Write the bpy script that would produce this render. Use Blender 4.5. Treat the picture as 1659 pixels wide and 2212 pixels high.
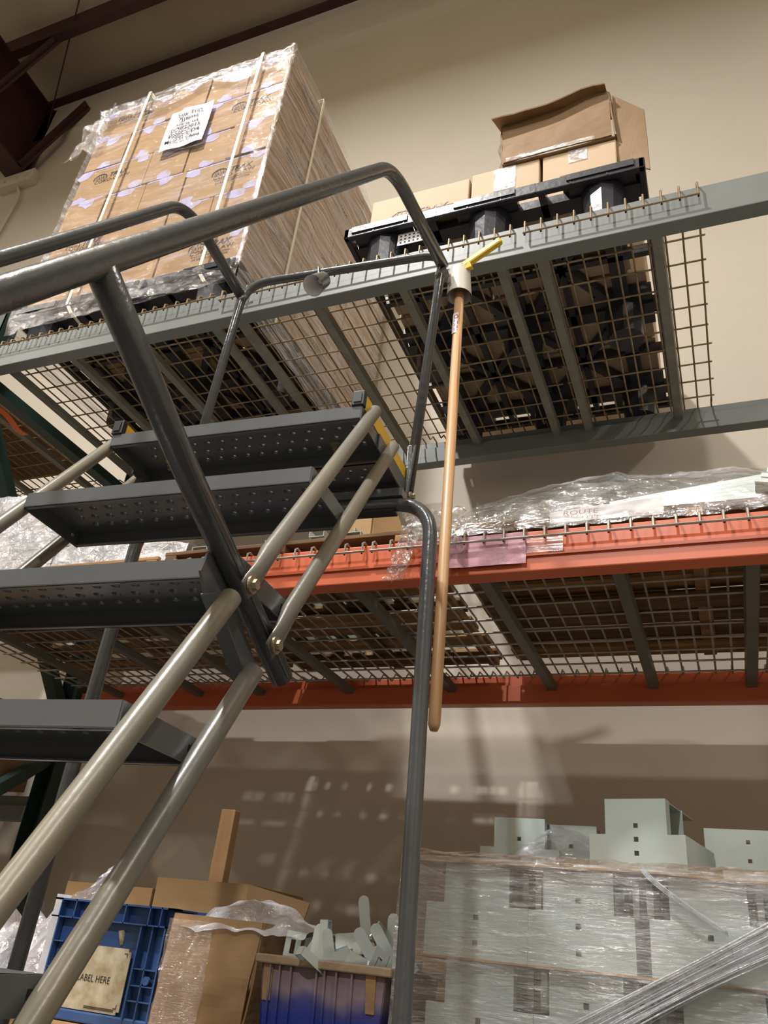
import bpy, math, random
from mathutils import Vector, Matrix, noise
random.seed(7)
for o in list(bpy.data.objects): bpy.data.objects.remove(o)
SC = bpy.context.scene
COL = SC.collection
CZ = 1.5625                     # eye height; all heights below are given relative to the eye, and CZ is added on building
V = Vector

# ------------------------------------------------------------------ camera, world, lights, exposure
cam_d = bpy.data.cameras.new('camera'); cam = bpy.data.objects.new('camera', cam_d); COL.objects.link(cam)
cam_d.sensor_fit = 'HORIZONTAL'; cam_d.sensor_width = 36.0; cam_d.lens = 36.0 * 1741.08 / 1659.0
cam_d.clip_start = 0.02; cam_d.clip_end = 100
cam.matrix_world = Matrix(((0.92682521, 0.09680915, 0.36279886, 0), (0.3619394, -0.48757534, -0.79452512, 0),
                           (0.09997447, 0.86769711, -0.48693616, CZ), (0, 0, 0, 1)))
SC.camera = cam
w = bpy.data.worlds.new('world'); SC.world = w; w.use_nodes = True
w.node_tree.nodes['Background'].inputs[0].default_value = (1.0, 0.93, 0.84, 1)
w.node_tree.nodes['Background'].inputs[1].default_value = 0.045
def area_light(name, loc, size, power, col, target=None, shape='DISK'):
    d = bpy.data.lights.new(name, 'AREA'); d.shape = shape; d.size = size; d.energy = power; d.color = col; d.spread = math.radians(168)
    o = bpy.data.objects.new(name, d); COL.objects.link(o); o.location = (loc[0], loc[1], loc[2] + CZ)
    if target:
        t = V((target[0], target[1], target[2] + CZ)) - o.location
        o.rotation_euler = t.to_track_quat('-Z', 'Y').to_euler()
    return o
area_light('highbay_main', (-2.0, -0.6, 5.7), 0.22, 300, (1.0, 0.98, 0.96))
area_light('highbay_right', (3.4, -1.8, 5.7), 0.40, 130, (1.0, 0.94, 0.87))
area_light('highbay_left', (-7.0, -1.8, 5.7), 0.40, 120, (1.0, 0.94, 0.87))
area_light('highbay_rear', (-0.6, -5.0, 5.7), 0.30, 440, (1.0, 0.98, 0.96))
for x_, y_, p_ in ((-2.0, -0.6, 90), (3.4, -1.8, 60), (-7.0, -1.8, 70), (-0.6, -5.0, 60)):      # added fill lights aimed up at the lamp positions to brighten the ceiling
    area_light('added_uplight', (x_, y_, 5.85), 0.3, p_, (1.0, 0.94, 0.86)).rotation_euler = (math.pi, 0, 0)
vs = SC.view_settings; vs.view_transform = 'Standard'; vs.look = 'None'; vs.gamma = 1.0; vs.exposure = 0.08; vs.use_curve_mapping = False
SC.cycles.transparent_max_bounces = 24
SC.cycles.max_bounces = 8
SC.cycles.sample_clamp_indirect = 6

# ------------------------------------------------------------------ materials
def lin(c):
    return tuple(((x / 255) / 12.92 if x / 255 <= 0.04045 else ((x / 255 + 0.055) / 1.055) ** 2.4) for x in c)
class NT:
    def __init__(s, name):
        s.m = bpy.data.materials.new(name); s.m.use_nodes = True; s.t = s.m.node_tree
        s.b = s.t.nodes['Principled BSDF']; s.out = s.t.nodes['Material Output']
    def n(s, kind, **kw):
        x = s.t.nodes.new(kind)
        for k, v in kw.items():
            if k in x.inputs.keys(): x.inputs[k].default_value = v
            else: setattr(x, k, v)
        return x
    def l(s, a, b): s.t.links.new(a, b)
def coords(t, scale=(1, 1, 1), rot=(0, 0, 0)):
    tc = t.n('ShaderNodeTexCoord'); mp = t.n('ShaderNodeMapping'); mp.inputs['Scale'].default_value = scale; mp.inputs['Rotation'].default_value = rot
    t.l(tc.outputs['Object'], mp.inputs['Vector']); return mp.outputs['Vector']
def ramp(t, src, stops):
    r = t.n('ShaderNodeValToRGB'); e = r.color_ramp.elements
    while len(e) < len(stops): e.new(0.5)
    for i, (p, c) in enumerate(stops):
        e[i].position = p; e[i].color = (c[0], c[1], c[2], 1) if len(c) == 3 else c
    t.l(src, r.inputs['Fac']); return r.outputs['Color']
def mat(name, col, rough=0.5, metal=0.0, col2=None, nscale=8, stretch=(1, 1, 1), lo=0.35, hi=0.7, bump=0.0, bscale=60, spec=0.5, coat=0.0, col3=None, n3=40, lo3=0.6, hi3=0.7, rot=(0, 0, 0), rvar=0.0):
    t = NT(name); t.b.inputs['Roughness'].default_value = rough; t.b.inputs['Metallic'].default_value = metal
    t.b.inputs['Specular IOR Level'].default_value = spec; t.b.inputs['Coat Weight'].default_value = coat
    t.b.inputs['Base Color'].default_value = (*lin(col), 1)
    if col2:
        nz = t.n('ShaderNodeTexNoise', Scale=nscale, Detail=6.0, Roughness=0.6)
        t.l(coords(t, stretch, rot), nz.inputs['Vector'])
        c = ramp(t, nz.outputs['Fac'], [(lo, lin(col)), (hi, lin(col2))])
        if col3:
            n2 = t.n('ShaderNodeTexNoise', Scale=n3, Detail=8.0, Roughness=0.7); t.l(coords(t, (1, 1, 1)), n2.inputs['Vector'])
            f = ramp(t, n2.outputs['Fac'], [(lo3, (0, 0, 0)), (hi3, (1, 1, 1))])
            mx = t.n('ShaderNodeMix', data_type='RGBA'); t.l(f, mx.inputs[0]); t.l(c, mx.inputs[6]); mx.inputs[7].default_value = (*lin(col3), 1)
            c = mx.outputs[2]
        t.l(c, t.b.inputs['Base Color'])
        if rvar:
            mr = t.n('ShaderNodeMapRange'); mr.inputs['To Min'].default_value = rough - rvar; mr.inputs['To Max'].default_value = rough + rvar
            t.l(nz.outputs['Fac'], mr.inputs['Value']); t.l(mr.outputs[0], t.b.inputs['Roughness'])
    if bump:
        nb = t.n('ShaderNodeTexNoise', Scale=bscale, Detail=5.0); t.l(coords(t, stretch, rot), nb.inputs['Vector'])
        bp = t.n('ShaderNodeBump', Strength=bump, Distance=0.01); t.l(nb.outputs['Fac'], bp.inputs['Height']); t.l(bp.outputs[0], t.b.inputs['Normal'])
    return t.m
M = {}
M['wall'] = mat('wall_paint', (206, 197, 182), 0.8, 0, (198, 188, 172), 0.7, bump=0.06, bscale=20)
M['ceiling'] = mat('ceiling_insulation', (190, 178, 152), 0.85, 0, (176, 164, 138), 1.2, bump=0.1, bscale=6)
M['floor'] = mat('floor_concrete', (66, 64, 62), 0.5, 0, (54, 52, 51), 2)
M['maroon'] = mat('maroon_primer', (66, 32, 34), 0.55, 0, (48, 24, 28), 5)
M['grey_paint'] = mat('grey_enamel', (92, 96, 98), 0.26, 0, (84, 88, 90), 5, bump=0.03, bscale=140, spec=0.6)
M['tread_paint'] = mat('tread_enamel', (100, 102, 103), 0.28, 0, (92, 94, 95), 6, col3=(120, 120, 114), n3=26, lo3=0.66, hi3=0.8, spec=0.55)
M['dusty_tube'] = mat('dusty_grey_enamel', (112, 111, 106), 0.32, 0, (134, 126, 106), 3, stretch=(1, 1, 0.5), lo=0.4, hi=0.62, bump=0.05, bscale=90, spec=0.6)
M['rail_paint'] = mat('dark_grey_enamel', (72, 74, 76), 0.24, 0, (84, 86, 87), 3.0, bump=0.18, bscale=38, spec=0.7)
M['beam_grey'] = mat('rack_grey_paint', (120, 124, 121), 0.45, 0, (110, 114, 111), 4, col3=(122, 84, 58), n3=9, lo3=0.68, hi3=0.74, spec=0.5)
M['beam_orange'] = mat('rack_orange_paint', (214, 110, 74), 0.40, 0, (204, 100, 64), 3, spec=0.5)
M['green'] = mat('rack_green_paint', (44, 66, 62), 0.45, 0, (36, 54, 50), 4)
M['channel'] = mat('worn_grey_channel', (138, 136, 124), 0.5, 0.2, (116, 114, 104), 12, col3=(110, 78, 50), n3=22, lo3=0.62, hi3=0.72)
M['channel_grey'] = mat('grey_channel', (112, 112, 108), 0.45, 0.1, (98, 98, 94), 9)
M['wire_tan'] = mat('rusted_wire', (158, 138, 104), 0.5, 0.3, (122, 98, 70), 30)
M['wire_grey'] = mat('galvanised_wire', (176, 170, 158), 0.4, 0.35, (150, 144, 134), 25)
M['kraft'] = mat('kraft_board', (174, 141, 99), 0.7, 0, (163, 130, 89), 3, stretch=(1, 1, 6), bump=0.04, bscale=30)
M['kraft_dark'] = mat('brown_board', (150, 120, 84), 0.7, 0, (126, 98, 66), 4, bump=0.12, bscale=18)
M['kraft_pale'] = mat('pale_board', (200, 174, 142), 0.65, 0, (190, 164, 132), 3, bump=0.05, bscale=25)
M['print'] = mat('print_ink', (40, 34, 34), 0.6)
M['print_faint'] = mat('faint_ink', (156, 138, 124), 0.6)
M['tape'] = mat('packing_tape', (196, 192, 226), 0.2, 0, (196, 176, 160), 14, lo=.5, hi=.62)
M['paper'] = mat('white_paper', (232, 230, 232), 0.55, 0, (214, 212, 214), 12, bump=0.2, bscale=30)
M['band'] = mat('cream_strap', (232, 226, 206), 0.45)
M['black_plastic'] = mat('black_plastic', (44, 44, 50), 0.34, 0, (58, 58, 66), 10, bump=0.1, bscale=50)
M['black_rubber'] = mat('black_rubber', (28, 28, 30), 0.5)
M['yellow'] = mat('yellow_paint', (236, 196, 44), 0.4, 0, (222, 176, 34), 12)
M['wood'] = mat('pallet_wood', (176, 136, 88), 0.75, 0, (110, 82, 50), 3, stretch=(1, 9, 9), bump=0.2, bscale=30)
M['wood_x'] = mat('pallet_wood_dark', (124, 96, 62), 0.8, 0, (86, 64, 42), 3, stretch=(1, 10, 10), bump=0.2, bscale=30)
M['pole_wood'] = mat('pole_wood', (206, 164, 120), 0.42, 0, (178, 134, 90), 26, stretch=(1, 1, 0.05), lo=0.3, hi=0.7, bump=0.08, bscale=40)
M['stick_wood'] = mat('stick_wood', (200, 160, 118), 0.6, 0, (176, 136, 96), 20, stretch=(1, 1, 0.08))
M['zinc'] = mat('zinc_plate', (196, 208, 206), 0.34, 0.35, (176, 192, 192), 5, stretch=(1, 1, 1), rvar=0.1)
M['zinc_bright'] = mat('bright_zinc', (226, 234, 234), 0.27, 0.72, (200, 214, 214), 14)
M['alu'] = mat('brushed_aluminium', (190, 186, 182), 0.3, 0.9, (170, 166, 162), 30, stretch=(1, 1, 6))
M['alu_in'] = mat('reflector', (244, 244, 248), 0.3, 0.1)
M['steel_bolt'] = mat('dusty_bolt', (176, 166, 140), 0.42, 0.5, (150, 138, 112), 30)
M['white_plastic'] = mat('white_plastic', (226, 222, 212), 0.35, 0, (214, 208, 196), 8)
M['blue_tote'] = mat('dusty_blue_plastic', (46, 80, 136), 0.42, 0, (62, 92, 138), 6, col3=(108, 120, 140), n3=14, lo3=0.66, hi3=0.8)
M['blue_bin'] = mat('royal_blue_plastic', (26, 40, 112), 0.35, 0, (32, 46, 122), 6)
M['bin_rim'] = mat('grimy_rim', (146, 124, 98), 0.6, 0, (114, 94, 74), 18, bump=0.2, bscale=60)
M['stain'] = mat('yellowed_plastic', (158, 122, 72), 0.55, 0, (120, 96, 74), 20)
M['label_card'] = mat('grimy_label', (196, 186, 160), 0.6, 0, (150, 130, 96), 30)
M['pink_label'] = mat('pink_label', (206, 160, 172), 0.28, 0, (190, 140, 152), 14, bump=0.2, bscale=30)
M['red_ink'] = mat('red_ink', (196, 46, 44), 0.5)
M['orange_strap'] = mat('orange_strap', (240, 112, 40), 0.4)
M['hole'] = mat('dark_inside', (34, 36, 38), 0.8)  # near-black: inner shade of holes and gaps put into the colour

def film(name, base=0.10, gain=0.5, scale=(1.0, 1.0, 14), rot=(0, 0, 0), tint=(238, 238, 246), rough=0.14, bump=0.5, nscale=6, bsc=30, p0=0.48, p1=0.78, gl=0.12):
    t = NT(name); t.t.nodes.remove(t.b)
    vec = coords(t, scale, rot)
    nz = t.n('ShaderNodeTexNoise', Scale=nscale, Detail=7.0, Roughness=0.65, Distortion=0.4); t.l(vec, nz.inputs['Vector'])
    mr = t.n('ShaderNodeMapRange'); mr.inputs['From Min'].default_value = p0; mr.inputs['From Max'].default_value = p1
    mr.inputs['To Min'].default_value = base; mr.inputs['To Max'].default_value = base + gain; t.l(nz.outputs['Fac'], mr.inputs['Value'])
    nb = t.n('ShaderNodeTexNoise', Scale=bsc, Detail=4.0, Roughness=0.6, Distortion=0.6)
    v2 = coords(t, tuple(1 + (s - 1) * 0.45 for s in scale), rot); t.l(v2, nb.inputs['Vector'])
    bp = t.n('ShaderNodeBump', Strength=bump, Distance=0.012); t.l(nb.outputs['Fac'], bp.inputs['Height'])
    tr = t.n('ShaderNodeBsdfTransparent'); df = t.n('ShaderNodeBsdfDiffuse'); df.inputs['Color'].default_value = (*lin(tint), 1)
    t.l(bp.outputs[0], df.inputs['Normal'])
    gs = t.n('ShaderNodeBsdfGlossy', Roughness=rough); t.l(bp.outputs[0], gs.inputs['Normal']); gs.inputs['Color'].default_value = (1, 1, 1, 1)
    m1 = t.n('ShaderNodeMixShader'); t.l(mr.outputs[0], m1.inputs[0]); t.l(tr.outputs[0], m1.inputs[1]); t.l(df.outputs[0], m1.inputs[2])
    m2 = t.n('ShaderNodeMixShader'); m2.inputs[0].default_value = gl; t.l(m1.outputs[0], m2.inputs[1]); t.l(gs.outputs[0], m2.inputs[2])
    t.l(m2.outputs[0], t.out.inputs['Surface']); return t.m
M['film_front'] = film('stretch_film_front', 0.01, 0.40, (1, 1, 6), (0, math.radians(-8), 0), p0=0.5, p1=0.85, gl=0.16, bump=0.9, bsc=14, rough=.1, tint=(222, 222, 252))
M['film_side'] = film('stretch_film_side', 0.04, 0.75, (1, .5, 11), (math.radians(9), 0, 0), p0=0.42, p1=0.74, gl=0.12, bump=0.6, bsc=16, rough=.12)
M['film_steel'] = film('stretch_film_steel', 0.04, 0.6, (1.2, 1, 14), (0, math.radians(9), 0), p0=0.49, p1=0.76, gl=0.26, bump=1.0, bsc=26, rough=0.1)
M['film_rope'] = film('film_rope', 0.40, 0.5, (1, 1, 1), gl=0.3, bump=0.8, bsc=60, rough=0.12)
M['film_loose'] = film('loose_film', 0.03, 0.40, (1, 1, 3), p0=0.45, p1=0.75, gl=0.22, bump=0.9, bsc=20, rough=0.08)
M['film_milky'] = film('milky_film', 0.34, 0.5, (1, 1, 1), nscale=9, p0=0.42, p1=0.7, gl=0.25, bump=0.9, bsc=30, rough=0.1)
M['film_tip'] = film('film_crinkle', 0.03, 0.5, (1, 1, 1), nscale=24, p0=0.52, p1=0.74, gl=0.34, bump=1.0, bsc=45, rough=0.06)
# bin plastic with a worn, dirty band under the rim
def worn_bin():
    t = NT('worn_royal_blue_plastic'); t.b.inputs['Roughness'].default_value = 0.36
    tc = t.n('ShaderNodeTexCoord'); sp = t.n('ShaderNodeSeparateXYZ'); t.l(tc.outputs['Object'], sp.inputs[0])
    nz = t.n('ShaderNodeTexNoise', Scale=9.0, Detail=6.0); t.l(tc.outputs['Object'], nz.inputs['Vector'])
    ad = t.n('ShaderNodeMath', operation='MULTIPLY_ADD'); t.l(nz.outputs['Fac'], ad.inputs[0]); ad.inputs[1].default_value = 0.09; t.l(sp.outputs['Z'], ad.inputs[2])
    c = ramp(t, ad.outputs[0], [(0.125, lin((28, 44, 122))), (0.150, lin((62, 62, 116))), (0.172, lin((128, 112, 122))), (0.215, lin((112, 92, 92)))])
    t.l(c, t.b.inputs['Base Color']); return t.m
M['blue_bin'] = worn_bin()

# ------------------------------------------------------------------ helpers
BASE = {}
def tag(o, label=None, cat=None, group=None, kind=None):
    if label: o['label'] = label
    if cat: o['category'] = cat
    if group: o['group'] = group
    if kind: o['kind'] = kind
    return o
def thing(name, loc, label, cat, group=None):
    o = bpy.data.objects.new(name, None); COL.objects.link(o); o.empty_display_size = 0.05
    o.location = (loc[0], loc[1], loc[2] + CZ); BASE[o] = V(loc); return tag(o, label, cat, group)
class MB:
    def __init__(s): s.v = []; s.f = []
    def add(s, vs, fs):
        k = len(s.v); s.v += [V(p) for p in vs]; s.f += [tuple(k + i for i in f) for f in fs]; return s
    def box(s, x0, x1, y0, y1, z0, z1):
        return s.add([(x0, y0, z0), (x1, y0, z0), (x1, y1, z0), (x0, y1, z0), (x0, y0, z1), (x1, y0, z1), (x1, y1, z1), (x0, y1, z1)],
                     [(3, 2, 1, 0), (4, 5, 6, 7), (0, 1, 5, 4), (1, 2, 6, 5), (2, 3, 7, 6), (3, 0, 4, 7)])
    def hexa(s, p):   # 8 corners: bottom 4 (ccw) then top 4
        return s.add(p, [(3, 2, 1, 0), (4, 5, 6, 7), (0, 1, 5, 4), (1, 2, 6, 5), (2, 3, 7, 6), (3, 0, 4, 7)])
    def bar(s, a, b, wd, ht, up=(0, 0, 1)):  # rectangular bar from a to b
        a, b = V(a), V(b); d = (b - a).normalized(); up = V(up); sx = d.cross(up).normalized(); uz = sx.cross(d).normalized()
        p = []
        for c in (a, b):
            for i, j in ((-1, -1), (1, -1), (1, 1), (-1, 1)): p.append(c + sx * (i * wd / 2) + uz * (j * ht / 2))
        return s.add(p, [(0, 1, 2, 3), (7, 6, 5, 4), (0, 4, 5, 1), (1, 5, 6, 2), (2, 6, 7, 3), (3, 7, 4, 0)])
    def tube(s, pts, r, n=10, cap=True, rr=None, flat=None):
        pts = [V(p) for p in pts]; N = len(pts); k0 = len(s.v)
        t0 = (pts[1] - pts[0]).normalized(); up = V((0, 0, 1)) if abs(t0.z) < 0.9 else V((0, 1, 0))
        x = t0.cross(up).normalized()
        for i, p in enumerate(pts):
            t = (pts[min(i + 1, N - 1)] - pts[max(i - 1, 0)]).normalized()
            x = (x - t * x.dot(t)).normalized(); y = t.cross(x)
            q = rr[i] if rr else r
            fx, fy = (flat[i] if flat else (1, 1))
            for j in range(n):
                a = 2 * math.pi * j / n; s.v.append(p + x * (math.cos(a) * q * fx) + y * (math.sin(a) * q * fy))
        for i in range(N - 1):
            for j in range(n):
                a = k0 + i * n + j; b = k0 + i * n + (j + 1) % n; s.f.append((a, b, b + n, a + n))
        if cap: s.f.append(tuple(k0 + j for j in range(n))[::-1]); s.f.append(tuple(k0 + (N - 1) * n + j for j in range(n)))
        return s
    def prism(s, poly, a, b, axis='y'):   # polygon in the other two axes, extruded from a to b
        def P(q, t): return {'y': (q[0], t, q[1]), 'x': (t, q[0], q[1]), 'z': (q[0], q[1], t)}[axis]
        n = len(poly)
        return s.add([P(q, a) for q in poly] + [P(q, b) for q in poly],
                     [tuple(range(n)), tuple(range(2 * n - 1, n - 1, -1))] + [(i, n + i, n + (i + 1) % n, (i + 1) % n) for i in range(n)])
    def cells(s, us, ws, filled, t0, t1, axis='y'):   # slab of grid cells with real holes
        def P(u, w_, t): return {'y': (u, t, w_), 'x': (t, u, w_), 'z': (u, w_, t)}[axis]
        nu, nw = len(us) - 1, len(ws) - 1; F = [[filled(i, j) for j in range(nw)] for i in range(nu)]
        g = lambda i, j: 0 <= i < nu and 0 <= j < nw and F[i][j]
        for i in range(nu):
            for j in range(nw):
                if not F[i][j]: continue
                a, b, c, d = us[i], us[i + 1], ws[j], ws[j + 1]
                s.add([P(a, c, t0), P(b, c, t0), P(b, d, t0), P(a, d, t0)], [(0, 1, 2, 3)])
                s.add([P(a, c, t1), P(b, c, t1), P(b, d, t1), P(a, d, t1)], [(3, 2, 1, 0)])
                for (di, dj, e) in ((-1, 0, (a, c, a, d)), (1, 0, (b, c, b, d)), (0, -1, (a, c, b, c)), (0, 1, (a, d, b, d))):
                    if not g(i + di, j + dj):
                        s.add([P(e[0], e[1], t0), P(e[2], e[3], t0), P(e[2], e[3], t1), P(e[0], e[1], t1)], [(0, 1, 2, 3)])
        return s
    def xf(s, mtx):
        s.v = [mtx @ p for p in s.v]; return s
    def build(s, name, m, parent=None, smooth=False, label=None, cat=None, group=None, kind=None, bevel=0.0, weld=False):
        me = bpy.data.meshes.new(name)
        if parent is None:
            xs = [p.x for p in s.v]; ys = [p.y for p in s.v]; zs = [p.z for p in s.v]
            base = V(((min(xs) + max(xs)) / 2, (min(ys) + max(ys)) / 2, min(zs)))
        else: base = BASE[parent]
        me.from_pydata([p - base for p in s.v], [], s.f); me.materials.append(m)
        if smooth == 'auto':
            for p in me.polygons: p.use_smooth = len(p.vertices) == 4
        elif smooth:
            for p in me.polygons: p.use_smooth = True
        me.update()
        o = bpy.data.objects.new(name, me); COL.objects.link(o); BASE[o] = base
        if parent is None: o.location = (base.x, base.y, base.z + CZ)
        else: o.parent = parent
        if weld:
            wm = o.modifiers.new('weld', 'WELD'); wm.merge_threshold = 0.0002
        if bevel:
            bm_ = o.modifiers.new('bevel', 'BEVEL'); bm_.width = bevel; bm_.segments = 2; bm_.limit_method = 'ANGLE'; bm_.angle_limit = math.radians(40)
        return tag(o, label, cat, group, kind)
def box(name, m, parent, *b, **kw): return MB().box(*b).build(name, m, parent, **kw)
def copy_tree(o, parent=None):
    c = o.copy(); COL.objects.link(c); c.parent = parent; BASE[c] = BASE[o]
    if 'label' in c and parent is None: del c['label']
    for ch in [q for q in bpy.data.objects if q.parent == o]: copy_tree(ch, c)
    return c
def fillet(pts, r, n=6):   # round the inner corners of a polyline
    pts = [V(p) for p in pts]; out = [pts[0]]
    for i in range(1, len(pts) - 1):
        a, b, c = pts[i - 1], pts[i], pts[i + 1]; ri = r[i - 1] if isinstance(r, (list, tuple)) else r
        d1 = (a - b).normalized(); d2 = (c - b).normalized()
        k = min(ri, (a - b).length * 0.49, (c - b).length * 0.49)
        p1, p2 = b + d1 * k, b + d2 * k
        for j in range(n + 1):
            t = j / n; out.append(p1 * (1 - t) ** 2 + b * (2 * t * (1 - t)) + p2 * t * t)
    out.append(pts[-1]); return out
TXT = {}
def text(name, body, size, loc, m, parent, face='front', shear=0.0, sx=1.0, align='CENTER', tilt=0.0, bold=0.0):
    key = (body, size, shear, align, bold)
    if key not in TXT:
        cu = bpy.data.curves.new('t', 'FONT'); cu.body = body; cu.size = size; cu.shear = shear; cu.align_x = align; cu.offset = bold; cu.resolution_u = 2
        ob = bpy.data.objects.new('t', cu); COL.objects.link(ob); dg = bpy.context.evaluated_depsgraph_get(); dg.update()
        me = bpy.data.meshes.new_from_object(ob.evaluated_get(dg)); bpy.data.objects.remove(ob); TXT[key] = me
    me = TXT[key].copy(); me.materials.clear(); me.materials.append(m)
    R_ = Matrix.Rotation(math.radians(90), 4, 'X') @ Matrix.Rotation(tilt, 4, 'Z')
    if face == 'right': R_ = Matrix.Rotation(math.radians(90), 4, 'Z') @ R_
    if face == 'top': R_ = Matrix.Identity(4)
    me.transform(Matrix.Translation(V(loc) - BASE[parent]) @ R_ @ Matrix.Diagonal((sx, 1, 1, 1)))
    o = bpy.data.objects.new(name, me); COL.objects.link(o); o.parent = parent; BASE[o] = BASE[parent]; return o
def crumple(fn, nu, nv, name, m, parent=None, **kw):   # grid surface from fn(s,t)
    b = MB(); b.v = [V(fn(i / nu, j / nv)) for i in range(nu + 1) for j in range(nv + 1)]
    b.f = [(i * (nv + 1) + j, (i + 1) * (nv + 1) + j, (i + 1) * (nv + 1) + j + 1, i * (nv + 1) + j + 1) for i in range(nu) for j in range(nv)]
    return b.build(name, m, parent, smooth=True, **kw)
def nz3(p, s, o=0.0): return noise.noise(V((p[0] * s + o, p[1] * s + o * 1.7, p[2] * s - o)))

# ------------------------------------------------------------------ the building
XL, XR, YB, YW = -9.0, 6.0, -9.0, 3.0
def struct(b, name, m, **kw): return b.build(name, m, None, kind='structure', **kw)
struct(MB().box(XL, XR, YW, YW + 0.2, -CZ, 8.0), 'wall_back', M['wall'])
struct(MB().box(XL, XR, YB - 0.2, YB, -CZ, 8.0), 'wall_front', M['wall'])
struct(MB().box(XL - 0.2, XL, YB, YW, -CZ, 8.0), 'wall_left', M['wall'])
struct(MB().box(XR, XR + 0.2, YB, YW, -CZ, 8.0), 'wall_right', M['wall'])
struct(MB().box(XL, XR, YB, YW, -CZ - 0.2, -CZ), 'floor', M['floor'])
zc = lambda y: 6.62 + (YW - y) * 0.07           # underside of the sloping roof
struct(MB().hexa([(XL, YB, zc(YB)), (XR, YB, zc(YB)), (XR, YW, zc(YW)), (XL, YW, zc(YW)),
                  (XL, YB, zc(YB) + .15), (XR, YB, zc(YB) + .15), (XR, YW, zc(YW) + .15), (XL, YW, zc(YW) + .15)]), 'ceiling', M['ceiling'])
struct(MB().hexa([(XL, 2.955, 6.02), (XR, 2.955, 6.02), (XR, 3.0, 5.94), (XL, 3.0, 5.94), (XL, 2.955, 6.5), (XR, 2.955, 6.5), (XR, 3.0, 6.5), (XL, 3.0, 6.5)]), 'trim_1', M['wall'])
t = thing('eave_strut', (0, 2.94, 6.50), 'dark steel strip running along the top of the wall under the roof', 'beam')
MB().box(-5.35, XR, 2.90, 2.998, 6.46, 6.50).build('flange', M['maroon'], t)
MB().box(-5.35, XR, 2.985, 2.998, 6.50, 6.60).build('web', M['maroon'], t)
t = thing('roof_purlin', (0, 2.45, 6.42), 'maroon roof purlin crossing the top left corner under the ceiling', 'beam')
MB().box(XL, XR, 2.40, 2.47, 6.44, 6.455).build('flange', M['maroon'], t)
MB().box(XL, XR, 2.40, 2.41, 6.455, 6.65).build('web', M['maroon'], t)
t = thing('roof_rafter', (-5.2, 1.0, 5.56), 'deep maroon roof rafter meeting the back wall at top left', 'beam')
def raf(x0, x1, z0, z1): return MB().hexa([(x0, YB, z0 + .84), (x1, YB, z0 + .84), (x1, 2.96, z0), (x0, 2.96, z0), (x0, YB, z1 + .84), (x1, YB, z1 + .84), (x1, 2.96, z1), (x0, 2.96, z1)])
raf(-5.27, -5.07, 5.56, 5.585).build('bottom_flange', M['maroon'], t)
raf(-5.18, -5.165, 5.585, 6.4).build('web', M['maroon'], t)
raf(-5.27, -5.07, 6.4, 6.42).build('top_flange', M['maroon'], t)
box('end_plate', M['maroon'], t, -5.30, -5.04, 2.955, 2.97, 5.5, 6.42)
t = thing('flange_brace', (-5.05, 2.48, 5.95), 'maroon diagonal brace from rafter up to purlin, at left edge', 'brace')
MB().bar((-5.07, 2.45, 5.93), (-4.60, 2.46, 6.45), 0.055, 0.02, (0, 1, 0)).build('leg_plate', M['maroon'], t)
MB().bar((-5.07, 2.425, 5.95), (-4.60, 2.435, 6.47), 0.012, 0.05, (0, 1, 0)).build('rib', M['maroon'], t)
t = thing('flange_brace', (-5.05, 2.95, 5.55), 'maroon diagonal brace from rafter foot up to the back wall', 'brace')
MB().bar((-5.06, 2.90, 5.56), (-4.61, 2.935, 6.24), 0.065, 0.02, (0, 1, 0)).build('leg_plate', M['maroon'], t)
MB().bar((-5.06, 2.875, 5.58), (-4.61, 2.91, 6.26), 0.012, 0.05, (0, 1, 0)).build('rib', M['maroon'], t)
t = thing('wall_bracket', (-5.15, 2.96, 5.42), 'pale bolted plate under the rafter foot on the back wall', 'bracket')
box('plate', M['wall'], t, -5.31, -4.93, 2.93, 2.998, 5.42, 5.555)
for x in (-5.24, -5.12, -5.0): MB().tube([(x, 2.93, 5.48), (x, 2.915, 5.48)], 0.014, 8).build('bolt', M['wall'], t)
MB().tube(fillet([(-5.55, 2.975, 6.0), (-5.13, 2.975, 5.46), (-5.03, 2.975, 5.30), (-5.10, 2.975, 4.6)], 0.1), 0.012, 8).build('conduit', M['wall'], smooth=True, label='thin painted conduit bending down the back wall below the rafter', cat='conduit')
MB().tube([(-5.06, 2.96, 6.15), (-4.258, 2.253, 6.66)], 0.006, 6).build('sway_rod', M['maroon'], label='thin steel rod slanting from the rafter foot to the roof', cat='rod')

# ------------------------------------------------------------------ pallet rack
ZG, ZO = 1.985, 0.93       # top of the grey and of the orange beams
def rack_beam(label, x0, x1, yf, ztop, h, m, face=-1, grp=None, conn=True):
    t = thing('rack_beam', ((x0 + x1) / 2, yf, ztop - h), label, 'beam', grp)
    y0, y1 = (yf, yf + 0.05) if face < 0 else (yf - 0.05, yf)
    s = 0.028; st = -face
    # step beam: full height outer wall, lower inner ledge
    if face < 0: poly = [(y0, ztop - h), (y1, ztop - h), (y1, ztop - 0.04), (y0 + s, ztop - 0.04), (y0 + s, ztop), (y0, ztop)]
    else: poly = [(y0, ztop - h), (y1, ztop - h), (y1, ztop), (y1 - s, ztop), (y1 - s, ztop - 0.04), (y0, ztop - 0.04)]
    MB().prism(poly, x0, x1, 'x').build('beam_body', m, t, bevel=0.003)
    return t
rack_beam('grey front beam of the top rack level, rust spots at its right', -2.60, 1.05, 1.674, ZG, 0.115, M['beam_grey'])
rack_beam('grey rear beam of the top rack level near the wall', -2.56, 1.05, 2.74, ZG, 0.115, M['beam_grey'], 1)
t_of = rack_beam('orange front beam of the middle rack level', -2.60, 1.05, 1.674, ZO, 0.105, M['beam_orange'])
box('step_lip', M['beam_orange'], t_of, -2.60, 1.05, 1.668, 1.675, ZO - 0.068, ZO - 0.060)
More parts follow.
